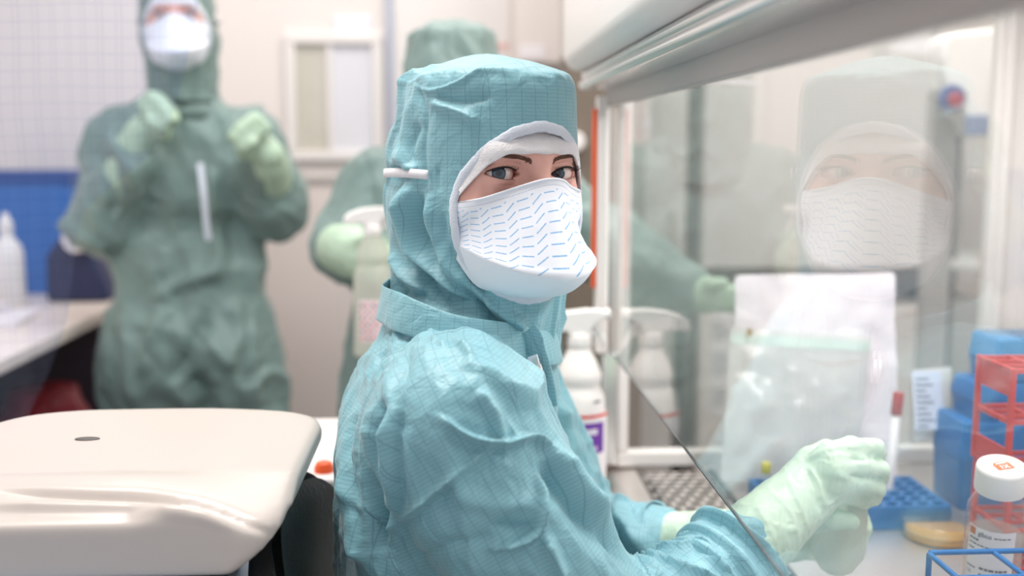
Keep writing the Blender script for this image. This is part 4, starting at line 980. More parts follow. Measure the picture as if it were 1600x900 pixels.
BF = [([(596,620),(586,690),(584,745),(590,810),(592,866)],.015,9,'c'),([(618,630),(606,690),(612,760),(614,810),(598,858)],.008,11,'r'),
      ([(628,640),(620,700),(628,770),(622,820)],.005,6,'c'),([(572,640),(566,720),(574,800),(578,880)],.006,10,'r'),
      ([(600,832),(660,786),(715,740),(768,696)],.0060,6,'p'),([(608,842),(668,796),(722,750),(772,706)],.0032,10,'c'),
      ([(690,650),(735,680),(788,690),(832,680),(866,702)],.0085,9,'s'),([(700,668),(745,698),(795,706)],.003,10,'c'),
      ([(862,694),(886,728),(912,768),(950,800),(990,838),(1022,884)],.012,15,'r'),([(856,716),(872,760),(905,800),(950,838),(1000,890)],.008,12,'c'),
      ([(846,735),(850,785),(842,830),(812,850),(765,862)],.0065,9,'s'),([(850,840),(868,880),(880,905)],.007,9,'r'),([(770,820),(812,826),(842,818)],.004,7,'c'),
      ([(745,612),(772,650),(785,690)],.006,10,'r'),([(720,560),(780,590),(838,636)],.004,16,'r'),([(860,610),(880,650),(905,720)],.004,10,'r'),
      ([(640,478),(618,530),(606,590),(602,640)],.004,8,'r'),([(652,480),(640,540),(622,600)],.005,6,'c'),([(670,490),(690,506),(730,512)],.004,6,'c'),
      ([(664,484),(676,520),(700,540)],.005,7,'r'),([(700,500),(708,525),(740,560)],.004,6,'r'),([(620,500),(590,545),(570,600)],.004,7,'r'),
      ([(540,610),(536,700),(546,790),(566,880)],.005,9,'r'),([(556,640),(548,720),(560,810)],.005,6,'c'),([(525,700),(540,760),(570,800)],.004,7,'r'),([(530,800),(548,840),(572,870)],.004,7,'r'),
      ([(560,660),(590,700),(600,740)],.004,6,'r'),([(700,760),(760,790),(830,780)],.003,14,'r'),([(640,880),(700,850),(770,840)],.003,8,'c')]
def sleeve_rings(V,rest):
    d = np.zeros(len(V))
    for a,b,amp in ((RE,RC,.0045),(LE,LC,.0045)):
        ax = b-a; L = np.linalg.norm(ax); ax = ax/L; t = (V-a)@ax; r = np.linalg.norm(V-a-t[:,None]*ax,axis=1)
        m = np.clip((t-.02)/.03,0,1)*np.clip((.09-r)/.02,0,1)*np.clip((L-.012-t)/.02,0,1)
        ph = t*150+2.2*vnoise(V,22)+1.2*vnoise(V+5,45); d += m*amp*(1-2*np.abs(np.sin(ph))**.7)
    bk = np.clip((-.02-V[:,0])/.06,0,1)*np.clip((V[:,2]-.6)/.1,0,1)
    d += bk*.004*vnoise(V*np.array((.3,1,.25)),60)
    return d
make_coverall(woman,prims,ells,bones,(-.20,.75,.05),(.56,1.34,1.18),.0085,2,MT['cloth'],[(p,a*1.5,w_,k) for p,a,w_,k in BF],.0052,18,sleeve_rings)['label'] = 'teal coverall with a fine dark thread grid'
# loose cuffs at the wrists
for a_,b_,nm in ((RE,RW,'right'),(LE,LW,'left')):
    ax_=(b_-a_)/np.linalg.norm(b_-a_); e1=np.cross(ax_,(0,0,1)); e1/=np.linalg.norm(e1); e2=np.cross(ax_,e1); L_=np.linalg.norm(b_-a_); P=[]
    for i,t in enumerate(np.linspace(.42 if nm=='right' else .28,.625 if nm=='right' else .46,16)):
        row=[]
        for th in np.linspace(0,2*math.pi,56,endpoint=False):
            q_=np.array([[math.cos(th)*1.1,math.sin(th)*1.1,i*.16+(3 if nm=='left' else 0)]]); r_=.0475+.006*i/15*(nm=='right')+.0055*vnoise(q_,1.6)[0]*(.3+i/15)+.0030*math.sin(i*1.15+1.8*math.sin(th*2+.5)+th)
            row.append(a_+ax_*L_*(t+.022*math.sin(th*2+1)*i/15)+(e1*math.cos(th)+e2*math.sin(th))*max(r_-(.004 if nm=='left' else 0),.038))
        P.append(row)
    mb=MB(); mb.grid(np.array(P),wrap_v=True,flip=True); V_=np.array(mb.v); R_=np.stack([(V_-a_)@e1,(V_-a_)@e2,(V_-a_)@ax_],1); N_=V_-a_-((V_-a_)@ax_)[:,None]*ax_; N_/=np.linalg.norm(N_,axis=1)[:,None]; Nr=np.stack([N_@e1,N_@e2,N_@ax_],1)
    o=cloth_obj('cuff',V_,mb.f,N_,R_,Nr,MT['cloth'],woman); m_=o.modifiers.new('t','SOLIDIFY'); m_.thickness=.0016; m_.offset=-1; m_=o.modifiers.new('s','SUBSURF'); m_.levels=m_.render_levels=2; o['label']='loose crumpled cuff of the %s sleeve'%nm
# stand-up collar, zip and placket
def ring(cx,cy,rx,ry,zb,zf,n=72,dx=0):
    return [np.array((cx+rx*math.cos(a),cy+ry*math.sin(a),zb+(zf-zb)*(.5+.5*math.cos(a))+.0016*math.sin(5*a+dx))) for a in np.linspace(0,2*math.pi,n,endpoint=False)]
mb = MB(); band(mb,ring(.016,1.04,.090,.100,1.084,1.040),ring(.014,1.04,.081,.091,1.119,1.078,dx=1),.0016)
clv = np.array(mb.v); nn_ = clv-np.array((.016,1.04,0)); nn_[:,2]=0; nn_/=np.linalg.norm(nn_,axis=1)[:,None]
clv = clv+nn_*(.0030*vnoise(clv,40))[:,None]; aa = np.arctan2(clv[:,1]-1.04,clv[:,0]-.016)
o = cloth_obj('collar',clv,mb.f,nn_,np.stack([aa*.09,aa*0+.3,clv[:,2]],1),np.stack([aa*0,aa*0+1,aa*0],1),MT['cloth'],woman)
m_ = o.modifiers.new('s','SUBSURF'); m_.levels=m_.render_levels=2; o['label']='stand-up collar of the coverall'
def ribbon(pts, wdir, wd, th):
    """a strip of cloth with thickness along pts"""
    mb = MB(); P = spline(pts,6); rows=[]
    for i,p in enumerate(P):
        t = P[min(i+1,len(P)-1)]-P[max(i-1,0)]; t/=np.linalg.norm(t); wv = np.array(wdir,float); wv = wv-t*(wv@t); wv/=np.linalg.norm(wv); n_=np.cross(t,wv)
        rows.append([p-wv*wd-n_*th,p+wv*wd-n_*th,p+wv*wd+n_*th,p-wv*wd+n_*th])
    mb.grid(np.array(rows),wrap_v=True); return mb
fl = [at(824,516,.962),at(836,540,.955),at(846,572,.948),at(852,606,.940),at(856,636,.935)]
mb = ribbon(fl,(.5,-.2,.3),.011,.0014); v_ = np.array(mb.v)
z_ = np.array((0,-.8,.5)); o = cloth_obj('placket',v_+.0015*np.stack([vnoise(v_,60)]*3,1),mb.f,np.tile(z_,(len(v_),1)),v_*1.0,np.tile((0,-1,0),(len(v_),1)),MT['cloth'],woman); m_=o.modifiers.new('s','SUBSURF'); m_.levels=m_.render_levels=2; o['label']='turned-over placket flap at the throat'
mb = ribbon([at(832,556,.942),at(838,580,.936),at(844,606,.931)],(.7,-.3,.2),.0045,.0012); o=part('zip_tape',mb,MT['trim'],woman,label='white zip tape')
mb = ribbon([at(837,560,.940),at(843,584,.934),at(848,606,.929)],(.7,-.3,.2),.0022,.0018); zz=part('zip',mb,MT['steel'],woman,label='metal zip teeth')
mb = MB().tube([at(841,570,.934),at(845,586,.929),at(847,597,.927)],[.0028,.0034,.0024],8); part('zip_pull',mb,MT['chrome'],zz)
# gloves
pi_ = lambda x,y,Y: at(x,y,Y)
Wr = RW
rh = [([RE+(RW-RE)*.50,RE+(RW-RE)*.75,Wr],[.037,.036,.031],.01),
      ([Wr,pi_(1296,716,.992),pi_(1328,702,1.0),pi_(1366,700,1.020),pi_(1370,710,1.050),pi_(1352,722,1.068)],[.026,.016,.0122,.0098,.0090,.0080],.003),
      ([Wr,pi_(1302,734,.984),pi_(1336,727,.992),pi_(1374,735,1.014),pi_(1374,746,1.046),pi_(1354,756,1.066)],[.027,.017,.0124,.0100,.0092,.0082],.003),
      ([Wr,pi_(1298,752,.984),pi_(1332,750,.992),pi_(1368,765,1.016),pi_(1366,777,1.044),pi_(1345,780,1.062)],[.026,.016,.0118,.0094,.0086,.0076],.003),
      ([Wr,pi_(1290,768,.994),pi_(1318,771,1.002),pi_(1344,780,1.024),pi_(1344,790,1.046),pi_(1330,794,1.060)],[.024,.015,.0106,.0084,.0078,.0070],.005),
      ([Wr,pi_(1268,722,1.02),pi_(1292,704,1.050),pi_(1322,712,1.078)],[.022,.0155,.0115,.0090],.012)]
G_R = make_glove(woman,rh,(.15,.86,.78),(.50,1.14,1.02),.0034,'pale green latex glove on the right hand',.0009)
cr = lambda pl,amp,wd,k: (pl,amp,wd,k)
def refold(o,folds):
    me=o.data; n=len(me.vertices); V=np.empty(n*3,np.float32); me.vertices.foreach_get('co',V); V=V.reshape(-1,3).astype(float); N=np.empty(n*3,np.float32); me.vertex_normals.foreach_get('vector',N); N=N.reshape(-1,3).astype(float)
    Wd=V+root_loc(o); d=fold_disp(Wd,N,folds); me.vertices.foreach_set('co',(V+N*d[:,None]).astype(np.float32).ravel()); me.update()
refold(G_R,[cr([(1328,716),(1358,717),(1386,718)],.0042,3.2,'c'),cr([(1328,744),(1358,748),(1386,750)],.0042,3.2,'c'),cr([(1330,772),(1356,775),(1376,778)],.0030,3,'c'),cr([(1258,735),(1272,765),(1282,800)],.0022,3,'c'),cr([(1265,730),(1281,760),(1290,795)],.0022,4,'r'),cr([(1230,745),(1250,790),(1262,830)],.0020,4,'r'),
            cr([(1205,770),(1235,800),(1245,840)],.0018,4,'r'),cr([(1290,790),(1340,765)],.0016,3,'r'),cr([(1255,720),(1300,700),(1340,698)],.0012,4,'r'),cr([(1180,790),(1200,820),(1215,860)],.0016,5,'r')])
lh = [([LE+(LW-LE)*.36,LE+(LW-LE)*.7,LW],[.034,.032,.029],.01),
      ([LW,pi_(1238,828,1.050),pi_(1266,812,1.020),pi_(1298,810,1.010),pi_(1330,815,1.012)],[.025,.018,.0130,.0110,.0092],.012),
      ([LW,pi_(1250,800,1.082),pi_(1278,795,1.100),pi_(1318,800,1.108),pi_(1345,806,1.092)],[.024,.015,.0105,.0094,.0082],.012),
      ([LW,pi_(1252,820,1.086),pi_(1282,817,1.104),pi_(1324,823,1.110),pi_(1352,827,1.090)],[.025,.015,.0108,.0096,.0084],.012),
      ([LW,pi_(1250,840,1.084),pi_(1278,840,1.102),pi_(1318,846,1.108),pi_(1344,849,1.090)],[.024,.014,.0103,.0092,.0080],.012),
      ([LW,pi_(1244,856,1.080),pi_(1268,861,1.096),pi_(1300,868,1.102),pi_(1322,871,1.088)],[.022,.0135,.0094,.0082,.0072],.012)]
make_glove(woman,lh,(.10,.96,.74),(.50,1.20,.95),.0034,'pale green latex glove on the left hand')
for nm,c in (('right',(.40,.93)),('left',(.40,1.16))):
    mb = MB().lathe([(.001,0),(.046,.0),(.050,.02),(.047,.06),(.055,.12)],(0,0,0),24); v=np.array(mb.v); v[:,0]=np.where(v[:,0]>0,v[:,0]*2.6*np.clip(1.1-v[:,2]*5,.45,1),v[:,0]*1.3); v+=np.array((c[0]-.05,c[1],.001)); mb.v=[tuple(p) for p in v]
    part('shoe_cover',mb,MT['cloth_far'],woman)

# ---------------------------------------------------------------- the standing man facing us
def far_person(root, O, A, S, El, Hd, hips, legs, fists, folds, w=.0085, chest=None, face=True, eyes_to=CAM):
    make_body(root,O,A,False)
    if face: make_eyes(root,O,A,False,eyes_to)
    make_hood(root,O,A,None,MT['cloth_far'],False,.003); make_mask(root,O,A,True)
    c0 = (S[0]+S[1])/2; hp = np.array(hips)
    perp = (S[1]-S[0])/np.linalg.norm(S[1]-S[0]); ells=[]
    prims=[(S[0],S[1],.070,.070,.05),(c0+np.array((0,0,.055)),S[0]*.7+c0*.3+np.array((0,0,.01)),.062,.055,.05),(c0+np.array((0,0,.055)),S[1]*.7+c0*.3+np.array((0,0,.01)),.062,.055,.05),(c0+np.array((0,0,-.02)),c0+np.array((0,0,.09)),.095,.07,.04)]
    for k,(z,rw) in enumerate(chest or ((.10,.112),(.28,.112),(.46,.128))):
        c = c0+(hp-c0)*(z/max(.01,(c0[2]-hp[2]))); prims.append((c-perp*.072,c+perp*.072,rw*.93,rw*.93,.07))
    bones=[(hp-np.array((0,0,.1)),c0+np.array((0,0,.1)),.17,.17)]
    for i in (0,1):
        cuff = El[i]+(Hd[i]-El[i])*.55
        prims += [(S[i],El[i],.076,.073,.04),(El[i],cuff,.073,.056,.03)]; bones += [(S[i],El[i],.08,.07),(El[i],cuff,.07,.055)]
    for h_,f_ in legs:
        kn = (h_+f_)/2; prims += [(h_,kn,.128,.10,.05),(kn,f_,.10,.075,.03)]; bones.append((h_,f_,.12,.08))
    allp = np.array([p for a in prims for p in a[:2]]); lo,hi = allp.min(0)-.17,allp.max(0)+.17; lo[2]=max(lo[2],.02)
    def ex(V,rest): return .0075*(crease(V*np.array((1.4,1.4,.7))+13,9)-.5)
    o = make_coverall(root,prims,[(tuple(hp),(.19,.15,.16),.05)],bones,lo,hi,.014,1,MT['cloth_far'],folds,w,13,ex); o['label']='loose green coverall'
    for i,fx in enumerate(fists): make_glove(root,*fx)
    for h_,f_ in legs:
        mb=MB().lathe([(.001,0),(.06,0),(.065,.03),(.062,.09),(.072,.16)],(f_[0],f_[1],.001),20); part('shoe_cover',mb,MT['cloth_far'],root)
    # collar
    mb=MB(); n_=40; cc=c0+np.array((0,0,.085))
    band(mb,[cc+np.array((.094*math.cos(a),.09*math.sin(a),-.03)) for a in np.linspace(0,2*math.pi,n_,endpoint=False)],[cc+np.array((.084*math.cos(a),.08*math.sin(a),.012)) for a in np.linspace(0,2*math.pi,n_,endpoint=False)],.003)
    part('collar',mb,MT['cloth_far'],root,angle=None)
def fist_chains(elb, hand, kn_dir, side, R=1.0, turn=None):
    """closed fist: hand centre, knuckle direction, side vector across the knuckles"""
    hand=np.array(hand); ax=(hand-elb)/np.linalg.norm(hand-elb) if turn is None else np.array(turn,float)/np.linalg.norm(turn); kd=np.array(kn_dir,float); kd/=np.linalg.norm(kd); sd=np.array(side,float); sd-=ax*(sd@ax); sd/=np.linalg.norm(sd)
    nb=np.cross(sd,ax); 
    if nb@kd<0: nb=-nb
    wr=hand-ax*.055; ch=[([elb+(wr-elb)*.50,elb+(wr-elb)*.8,wr],[.046*R,.041*R,.033*R],.02)]
    for j,t in enumerate((-.030,-.010,.010,.030)):
        m=hand+ax*(.030-.004*abs(j-1.4))+sd*t; p=m+nb*.030+ax*.004; d=p-ax*.030+nb*.006; e=d-nb*.022-ax*.004
        ch.append(([wr,m,p,d,e],[.024,.0125,.0112,.0100,.009],.010))
    ch.append(([wr,hand+sd*-.040-ax*.015,hand+sd*-.036+nb*.03+ax*.004,hand+sd*-.012+nb*.048-ax*.002],[.02,.014,.0115,.010],.010))
    return ch
def chain_bounds(ch,pad=.06):
    P=np.array([p for c in ch for p in c[0]]); return tuple(P.min(0)-pad),tuple(P.max(0)+pad)
Em = at(273,22,2.40); A2 = axes_facing(.16,-.985,roll=math.radians(-2),pitch=math.radians(2)); O2 = Em-A2@np.array((0,.072,0))
man = empty('person','standing person in green coverall facing the camera with both gloved fists raised','person',(-.60,2.5,0))
S2=[at(190,226,2.50),at(388,222,2.50)]; E2=[at(154,350,2.43),at(428,318,2.48)]; H2=[at(248,180,2.35),at(393,212,2.33)]
ch1=fist_chains(E2[0],H2[0],(.25,-1,.1),(-.45,.1,1),1.0,(.75,-.25,.62)); ch2=fist_chains(E2[1],H2[1],(-.25,-1,.1),(.45,.1,1),1.0,(-.6,-.35,.72))
MF=[([(330,260),(335,340),(345,420)],.010,10,'r'),([(240,470),(290,440),(350,420)],.010,12,'r'),([(270,480),(240,520),(225,590)],.012,10,'r'),([(330,480),(290,560),(262,600)],.014,10,'c'),([(360,470),(375,520),(350,580)],.010,12,'r'),
    ([(150,230),(175,290),(180,340)],.010,9,'c'),([(165,210),(200,260),(215,310)],.009,8,'r'),([(395,180),(420,230),(440,280)],.009,9,'r'),([(300,590),(320,620),(322,660)],.018,12,'c'),([(190,490),(200,560),(210,640)],.009,10,'r'),([(400,500),(395,580),(405,640)],.009,10,'r'),([(370,290),(360,350),(372,420)],.008,12,'c')]
far_person(man,O2,A2,S2,E2,H2,at(300,545,2.5),[(at(245,600,2.5),np.array((-.70,2.52,.12))),(at(365,600,2.5),np.array((-.50,2.52,.12)))],
           [(ch1,*chain_bounds(ch1),.006,'pale green glove on the raised right fist',.001),(ch2,*chain_bounds(ch2),.006,'pale green glove on the raised left fist',.001)],[(p,a*1.7,w_,k) for p,a,w_,k in MF],.0115)
mb=ribbon([at(313,255,2.315),at(318,300,2.30),at(322,345,2.31),at(326,375,2.32)],(1,0,0),.006,.002); part('zip_tape',mb,MT['trim'],man,label='white zip strip down the chest')
# ---------------------------------------------------------------- the person behind, seen from the back
Eb = np.array((.016,2.02,1.362)); A3 = axes_facing(.30,.95,roll=math.radians(3)); O3 = Eb-A3@np.array((0,.03,0))
back = empty('person','person in green coverall with back turned behind the seated one, holding a translucent spray bottle','person',(.0,2.0,0))
S3=[np.array((.15,2.0,1.165)),np.array((-.135,1.97,1.165))]; E3=[at(1010,432,1.95),at(552,380,1.93)]; H3=[at(1120,462,1.90),at(578,402,1.80)]
chb=[([at(535,388,1.88),at(552,393,1.83)],[.046,.044],.015),([at(552,393,1.83),at(575,400,1.80)],[.042,.036],.012),
     ([at(570,394,1.80),at(590,382,1.785),at(607,390,1.79),at(612,402,1.81)],[.03,.013,.011,.010],.01),([at(570,402,1.795),at(592,402,1.775),at(610,410,1.79),at(612,420,1.81)],[.03,.0135,.0115,.010],.01),
     ([at(570,410,1.795),at(590,420,1.775),at(606,428,1.79),at(608,434,1.81)],[.03,.013,.011,.010],.01),([at(568,414,1.80),at(584,434,1.78),at(598,442,1.79),at(600,446,1.81)],[.028,.012,.010,.009],.01),
     ([at(560,388,1.82),at(580,372,1.83),at(598,376,1.84)],[.024,.014,.011],.01)]
cha=[([E3[0]+(H3[0]-E3[0])*.3,at(1065,455,1.92),at(1100,460,1.90)],[.044,.04,.034],.01)]+[([at(1100,460,1.90),at(1125,452+8*j,1.89),at(1146,453+9*j,1.885),at(1160,458+9*j,1.89)],[.03,.013,.011,.0085],.01) for j in range(4)]+[([at(1095,455,1.89),at(1112,444,1.86),at(1132,442,1.85)],[.022,.013,.010],.01)]
far_person(back,O3,A3,S3,E3,H3,np.array((.0,2.0,.80)),[(np.array((.09,2.0,.74)),np.array((.10,2.02,.12))),(np.array((-.09,2.0,.74)),np.array((-.10,2.02,.12)))],
           [(chb,*chain_bounds(chb),.005,'pale green glove holding the spray bottle',.001),(cha,*chain_bounds(cha),.005,'pale green glove reaching to the right',.001)],None,.007,((.10,.115),(.22,.118),(.32,.125)),False)
# ================================================================== THINGS IN AND AROUND THE CABINET
def cyl_bend(c, r, a0):
    """text plane x -> angle round a vertical cylinder, y -> height"""
    return lambda p: np.array((c[0]+(r+p[2])*math.cos(a0+p[0]/r), c[1]+(r+p[2])*math.sin(a0+p[0]/r), c[2]+p[1]))
def cyl_patch(c, r, a0, a1, z0, z1, n=16):
    mb=MB(); mb.grid(np.array([[(c[0]+r*math.cos(a),c[1]+r*math.sin(a),c[2]+z) for z in (z0,z1)] for a in np.linspace(a0,a1,n)])); return mb
# ---- spray bottle on the shelf
def spray_bottle(c, label, s=1.0, body='white', head='white', lab=True, rot=0.0, level=None):
    r = empty('spray_bottle',label,'spray bottle',c); cz=lambda z: z*s
    prof=[(.0385,.001),(.0425,.005),(.0425,.012),(.0415,.03),(.0405,.150),(.0392,.172),(.034,.186),(.0318,.191),(.0330,.197),(.0345,.204),(.0335,.212),(.0265,.230),(.0195,.243),(.0165,.252),(.0165,.258)]
    mb=MB().lathe([(a*s,b*s) for a,b in prof],c,48); part('bottle',mb,MT[body],r,angle=None)
    mb=MB().lathe([(.0185*s,.252*s),(.0190*s,.254*s),(.0190*s,.268*s),(.0172*s,.272*s)],c,32); part('collar',mb,MT[head],r,angle=50)
    A=np.array([[math.cos(rot),-math.sin(rot),0],[math.sin(rot),math.cos(rot),0],[0,0,1]])
    T=lambda p: A@(np.array(p)*s)+np.array(c)
    hd=[(-.058,.278),(-.057,.288),(-.045,.298),(-.024,.305),(.010,.309),(.034,.308),(.038,.304),(.038,.296),(.030,.292),(.022,.286),(.016,.276),(.014,.268),(-.016,.268),(-.020,.276),(-.040,.275),(-.052,.273)]
    mb=MB(); mb.prism([T((x,-.0125,z)) for x,z in hd],A@np.array((0,.025*s,0))); part('trigger_head',mb,MT[head],r,angle=30,bevel=.006*s,bseg=4)
    mb=MB(); mb.prism([T((x,-.006,z)) for x,z in [(.018,.293),(.027,.293),(.033,.276),(.040,.262),(.0425,.250),(.039,.248),(.034,.258),(.026,.272),(.019,.282)]],A@np.array((0,.012*s,0))); part('trigger',mb,MT[head],r,angle=30,bevel=.002*s)
    mb=MB().lathe([(.0085*s,0),(.0085*s,.008*s),(.006*s,.010*s)],T((.037,0,.301)),18,axis=A@np.array((1,0,0))); part('nozzle',mb,MT[head],r,angle=50)
    mb=MB().tube([T((.012,0,.274)),T((.022,0,.272)),T((.026,0,.266))],.005*s,10); part('pump_tube',mb,MT[head],r)
    return r
bc = at(903,789,1.49); bc[2]=zs_
sb = spray_bottle(tuple(bc),'white spray bottle with red stripe and purple label beside the cabinet post',.93)
fa = math.atan2(-bc[1],-bc[0])                     # side that faces the room
mb = cyl_patch(bc,.0416,fa-1.25,fa+1.25,.022,.146,36); lb = part('label',mb,MT['label'],sb,angle=None)
mb = cyl_patch(bc,.0420,fa-1.3,fa+1.3,.139,.1435,36); part('stripe',mb,MT['redink'],lb,angle=None)
mb = cyl_patch(bc,.0421,fa+.10,fa+.98,.088,.132,24); part('panel',mb,MT['purple'],lb,angle=None,label='purple panel')
for z,hh,ws in ((.1150,.0085,(.075,.06,.09,.05,.08,.07,.06)),(.1055,.0040,(.10,.07,.05)),(.0930,.0052,(.09,.11,.06,.12,.10))):   # white print, too blurred in the photograph to read
    mb=MB(); a_=fa+.20
    for w_ in ws: m2=cyl_patch(bc,.0424,a_,a_+w_*.82,z,z+hh,5); mb.add(m2.v,m2.f); a_+=w_
    part('lettering',mb,MT['whiteink'],lb,angle=None)
mb = MB()
for i in range(7): 
    m2 = cyl_patch(bc,.0420,fa+.12,fa+.12+.35+.06*((i*3)%5),.030+i*.0068,.0312+i*.0068,8); mb.add(m2.v,m2.f)
part('small_print',mb,MT['ink'],lb,angle=None)
m2 = cyl_patch(bc,.0405,fa+.55,fa+.86,.160,.163,8); part('embossing',m2,MT['ink'],sb,angle=None)
# ---- spray bottle held by the person behind
hb = at(580,560,1.80); hb = np.array((at(583,450,1.765)[0],1.765,at(583,556,1.765)[2]))
sb2 = spray_bottle(tuple(hb),'translucent spray bottle with a pink and white label, held by the person behind',.80,'frost','white',rot=.25)
fb = math.atan2(-hb[1],-hb[0]); lb2 = part('label',cyl_patch(hb,.0336,fb-.75,fb+.55,.030,.098,20),mat('pink_label',(238,216,218),.7),sb2,angle=None)
mb=MB(); Rr=random.Random(5)
for i in range(6):
    for j in range(4):
        a0=fb-.66+j*.28; z0=.034+i*.0105; m2=cyl_patch(hb,.0339,a0,a0+.12+.1*Rr.random(),z0,z0+.004,5); mb.add(m2.v,m2.f,(i+j)%2)
part('label_print',mb,[mat('red_pictogram',(196,92,98),.7),MT['ink']],lb2,angle=None)
# ---- pouches leaning on the end window
def pouch(name, c4, mt, label, cat, bulge=.006, nu=26, nv=30, seal=None, seed=0):
    tl,tr,br,bl=[np.array(p) for p in c4]; front=[]; back=[]
    for i in range(nu):
        u=i/(nu-1); fr=[]; bk_=[]
        for j in range(nv):
            v=j/(nv-1); p=(tl*(1-u)+tr*u)*(1-v)+(bl*(1-u)+br*u)*v
            e=(math.sin(math.pi*u)*math.sin(math.pi*v))**.6
            w1=vnoise(np.array([p*1.0+seed]),28)[0]; w2=vnoise(np.array([p+seed+3]),60)[0]
            p=p+np.array((0,.0045*w1*min(1,4*v)+.002*w2,0))+np.array((.0,0,.0016*w1 if j==0 else 0)); fr.append(p+np.array((0,-bulge*e-.0006,0))); bk_.append(p+np.array((0,bulge*.4*e+.0006,0)))
        front.append(fr); back.append(bk_)
    Fp,Bp=np.array(front),np.array(back); mb=MB(); mb.grid(Fp,flip=True); mb.grid(Bp)
    for a_,b_ in ((Fp[0],Bp[0]),(Bp[-1],Fp[-1]),(Bp[:,0],Fp[:,0]),(Fp[:,-1],Bp[:,-1])): mb.grid(np.array([a_,b_]))
    o=part(name,mb,mt,None,angle=60,org=(bl+br)/2); m_=o.modifiers.new('s','SUBSURF'); m_.levels=m_.render_levels=1
    return tag(o,label,cat),Fp
zb_=ZW+.003
def onw(px,py,Y,zmin=zb_):
    p=at(px,py,Y); p[2]=max(p[2],zmin); return p
pp,_=pouch('paper_pouch',(at(1148,430,1.525),at(1398,426,1.525),onw(1402,760,1.475),onw(1152,760,1.475)),MT['pouchpaper'],'tall white paper pouch leaning on the side window, behind the clear pouch','pouch',.004,seed=1)
fpch,Fp=pouch('film_pouch',(at(1142,512,1.49),at(1362,526,1.49),onw(1335,752,1.425),onw(1126,752,1.425)),MT['foil'],'clear crinkled plastic pouch standing in front of the white paper pouch','pouch',.010,seed=4)
mb=MB(); e_=[Fp[i][1]+np.array((0,-.001,0)) for i in range(26)]; e2=[Fp[i][3]+np.array((0,-.001,0)) for i in range(26)]; mb.grid(np.array([e_,e2])); part('seal_strip',mb,mat('green_tinted_seal',(206,222,214),.5),fpch,angle=None)
m2=at(1171,519,1.478); mb=MB().lathe([(.004,0),(.004,.001)],m2,12,axis=(0,-1,0)); v=np.array(mb.v); v[:,2]=m2[2]+(v[:,2]-m2[2])*1.6; mb.v=[tuple(p) for p in v]; part('mark',mb,mat('tan_ink',(190,160,110),.7),fpch,label='tan printed mark')
# small printed sachet behind the blue boxes
sc_,_=pouch('printed_sachet',(at(1428,578,1.45),at(1486,572,1.45),onw(1478,690,1.42),onw(1428,690,1.42)),MT['foil'],'clear sachet with a printed white slip beside the blue boxes','sachet',.003,10,12,seed=7)
a_,b_=at(1430,672,1.412),at(1470,580,1.432); mb=MB(); mb.prism([(a_[0],a_[1],a_[2]),(b_[0],a_[1],a_[2]),(b_[0],b_[1],b_[2]),(a_[0],b_[1],b_[2])],(0,.0008,0)); slip=part('slip',mb,mat('slip_paper',(214,222,240),.7),sc_,angle=30)
mb=MB()
for i in range(9):
    t=(i+.6)/10; y=a_[1]+(b_[1]-a_[1])*t-.0006; z=a_[2]+(b_[2]-a_[2])*t; x0=a_[0]+.004; x1=x0+.014+.010*((i*5)%3)/2; mb.box((x0,y-.0004,z),(x1,y,z+.0018))
part('printing',mb,MT['ink'],slip,angle=30)
# ---- blue tube rack with tubes
x0,x1=at(1200,780,1.37)[0],at(1449,790,1.37)[0]; y0,y1=1.362,1.455; zt=ZW+.030
# keep it in front of the pouches
y0,y1=1.275,1.395; x0,x1=at(1206,780,1.30)[0],at(1449,790,1.335)[0]
rk2=empty('tube_rack','low blue tube rack with round holes behind the right hand','tube rack',((x0+x1)/2,(y0+y1)/2,ZW))
pl=MB(); nx_,ny_=11,6; cw_=(x1-x0)/nx_; ch_=(y1-y0)/ny_; hr=min(cw_,ch_)*.36
for i in range(nx_):
    for j in range(ny_):
        cx,cy=x0+(i+.5)*cw_,y0+(j+.5)*ch_; sq=[]; ci=[]
        for k in range(16):
            a=2*math.pi*k/16+math.pi/16; m_=max(abs(math.cos(a)),abs(math.sin(a))); sq.append((cx+cw_/2*math.cos(a)/m_,cy+ch_/2*math.sin(a)/m_)); ci.append((cx+hr*math.cos(a),cy+hr*math.sin(a)))
        # snap square ring to cell corners so that cells join
        sq=[(min(max(p[0],cx-cw_/2),cx+cw_/2),min(max(p[1],cy-ch_/2),cy+ch_/2)) for p in sq]
        pl.add([(x,y,zt) for x,y in sq]+[(x,y,zt) for x,y in ci]+[(x,y,ZW+.004) for x,y in ci],[(k,(k+1)%16,16+(k+1)%16,16+k) for k in range(16)]+[(16+k,16+(k+1)%16,32+(k+1)%16,32+k) for k in range(16)]+[tuple(32+k for k in range(16))])
        for k in (1,5,9,13): pl.add([(cx+cw_/2*sx,cy+ch_/2*sy,zt) for sx,sy in {1:((1,1),),5:((-1,1),),9:((-1,-1),),13:((1,-1),)}[k]],[])
for k in (): pass
part('top_plate',pl,MT['blue'],rk2,smooth=False)
mb=MB(); t=.003
mb.box((x0-t,y0-t,ZW+.0005),(x1+t,y0,zt-.0005)); mb.box((x0-t,y1,ZW+.0005),(x1+t,y1+t,zt-.0005)); mb.box((x0-t,y0,ZW+.0005),(x0,y1,zt-.0005)); mb.box((x1,y0,ZW+.0005),(x1+t,y1,zt-.0005)); mb.box((x0,y0,zt-.0022),(x1,y1,zt-.0021))
mb2=MB(); mb2.box((x0-t,y0-t,ZW+.0005),(x1+t,y0,zt)); mb2.box((x0-t,y1,ZW+.0005),(x1+t,y1+t,zt)); mb2.box((x0-t,y0,ZW+.0005),(x0,y1,zt)); mb2.box((x1,y0,ZW+.0005),(x1+t,y1,zt)); part('walls',mb2,MT['blue'],rk2,angle=30,bevel=.001)
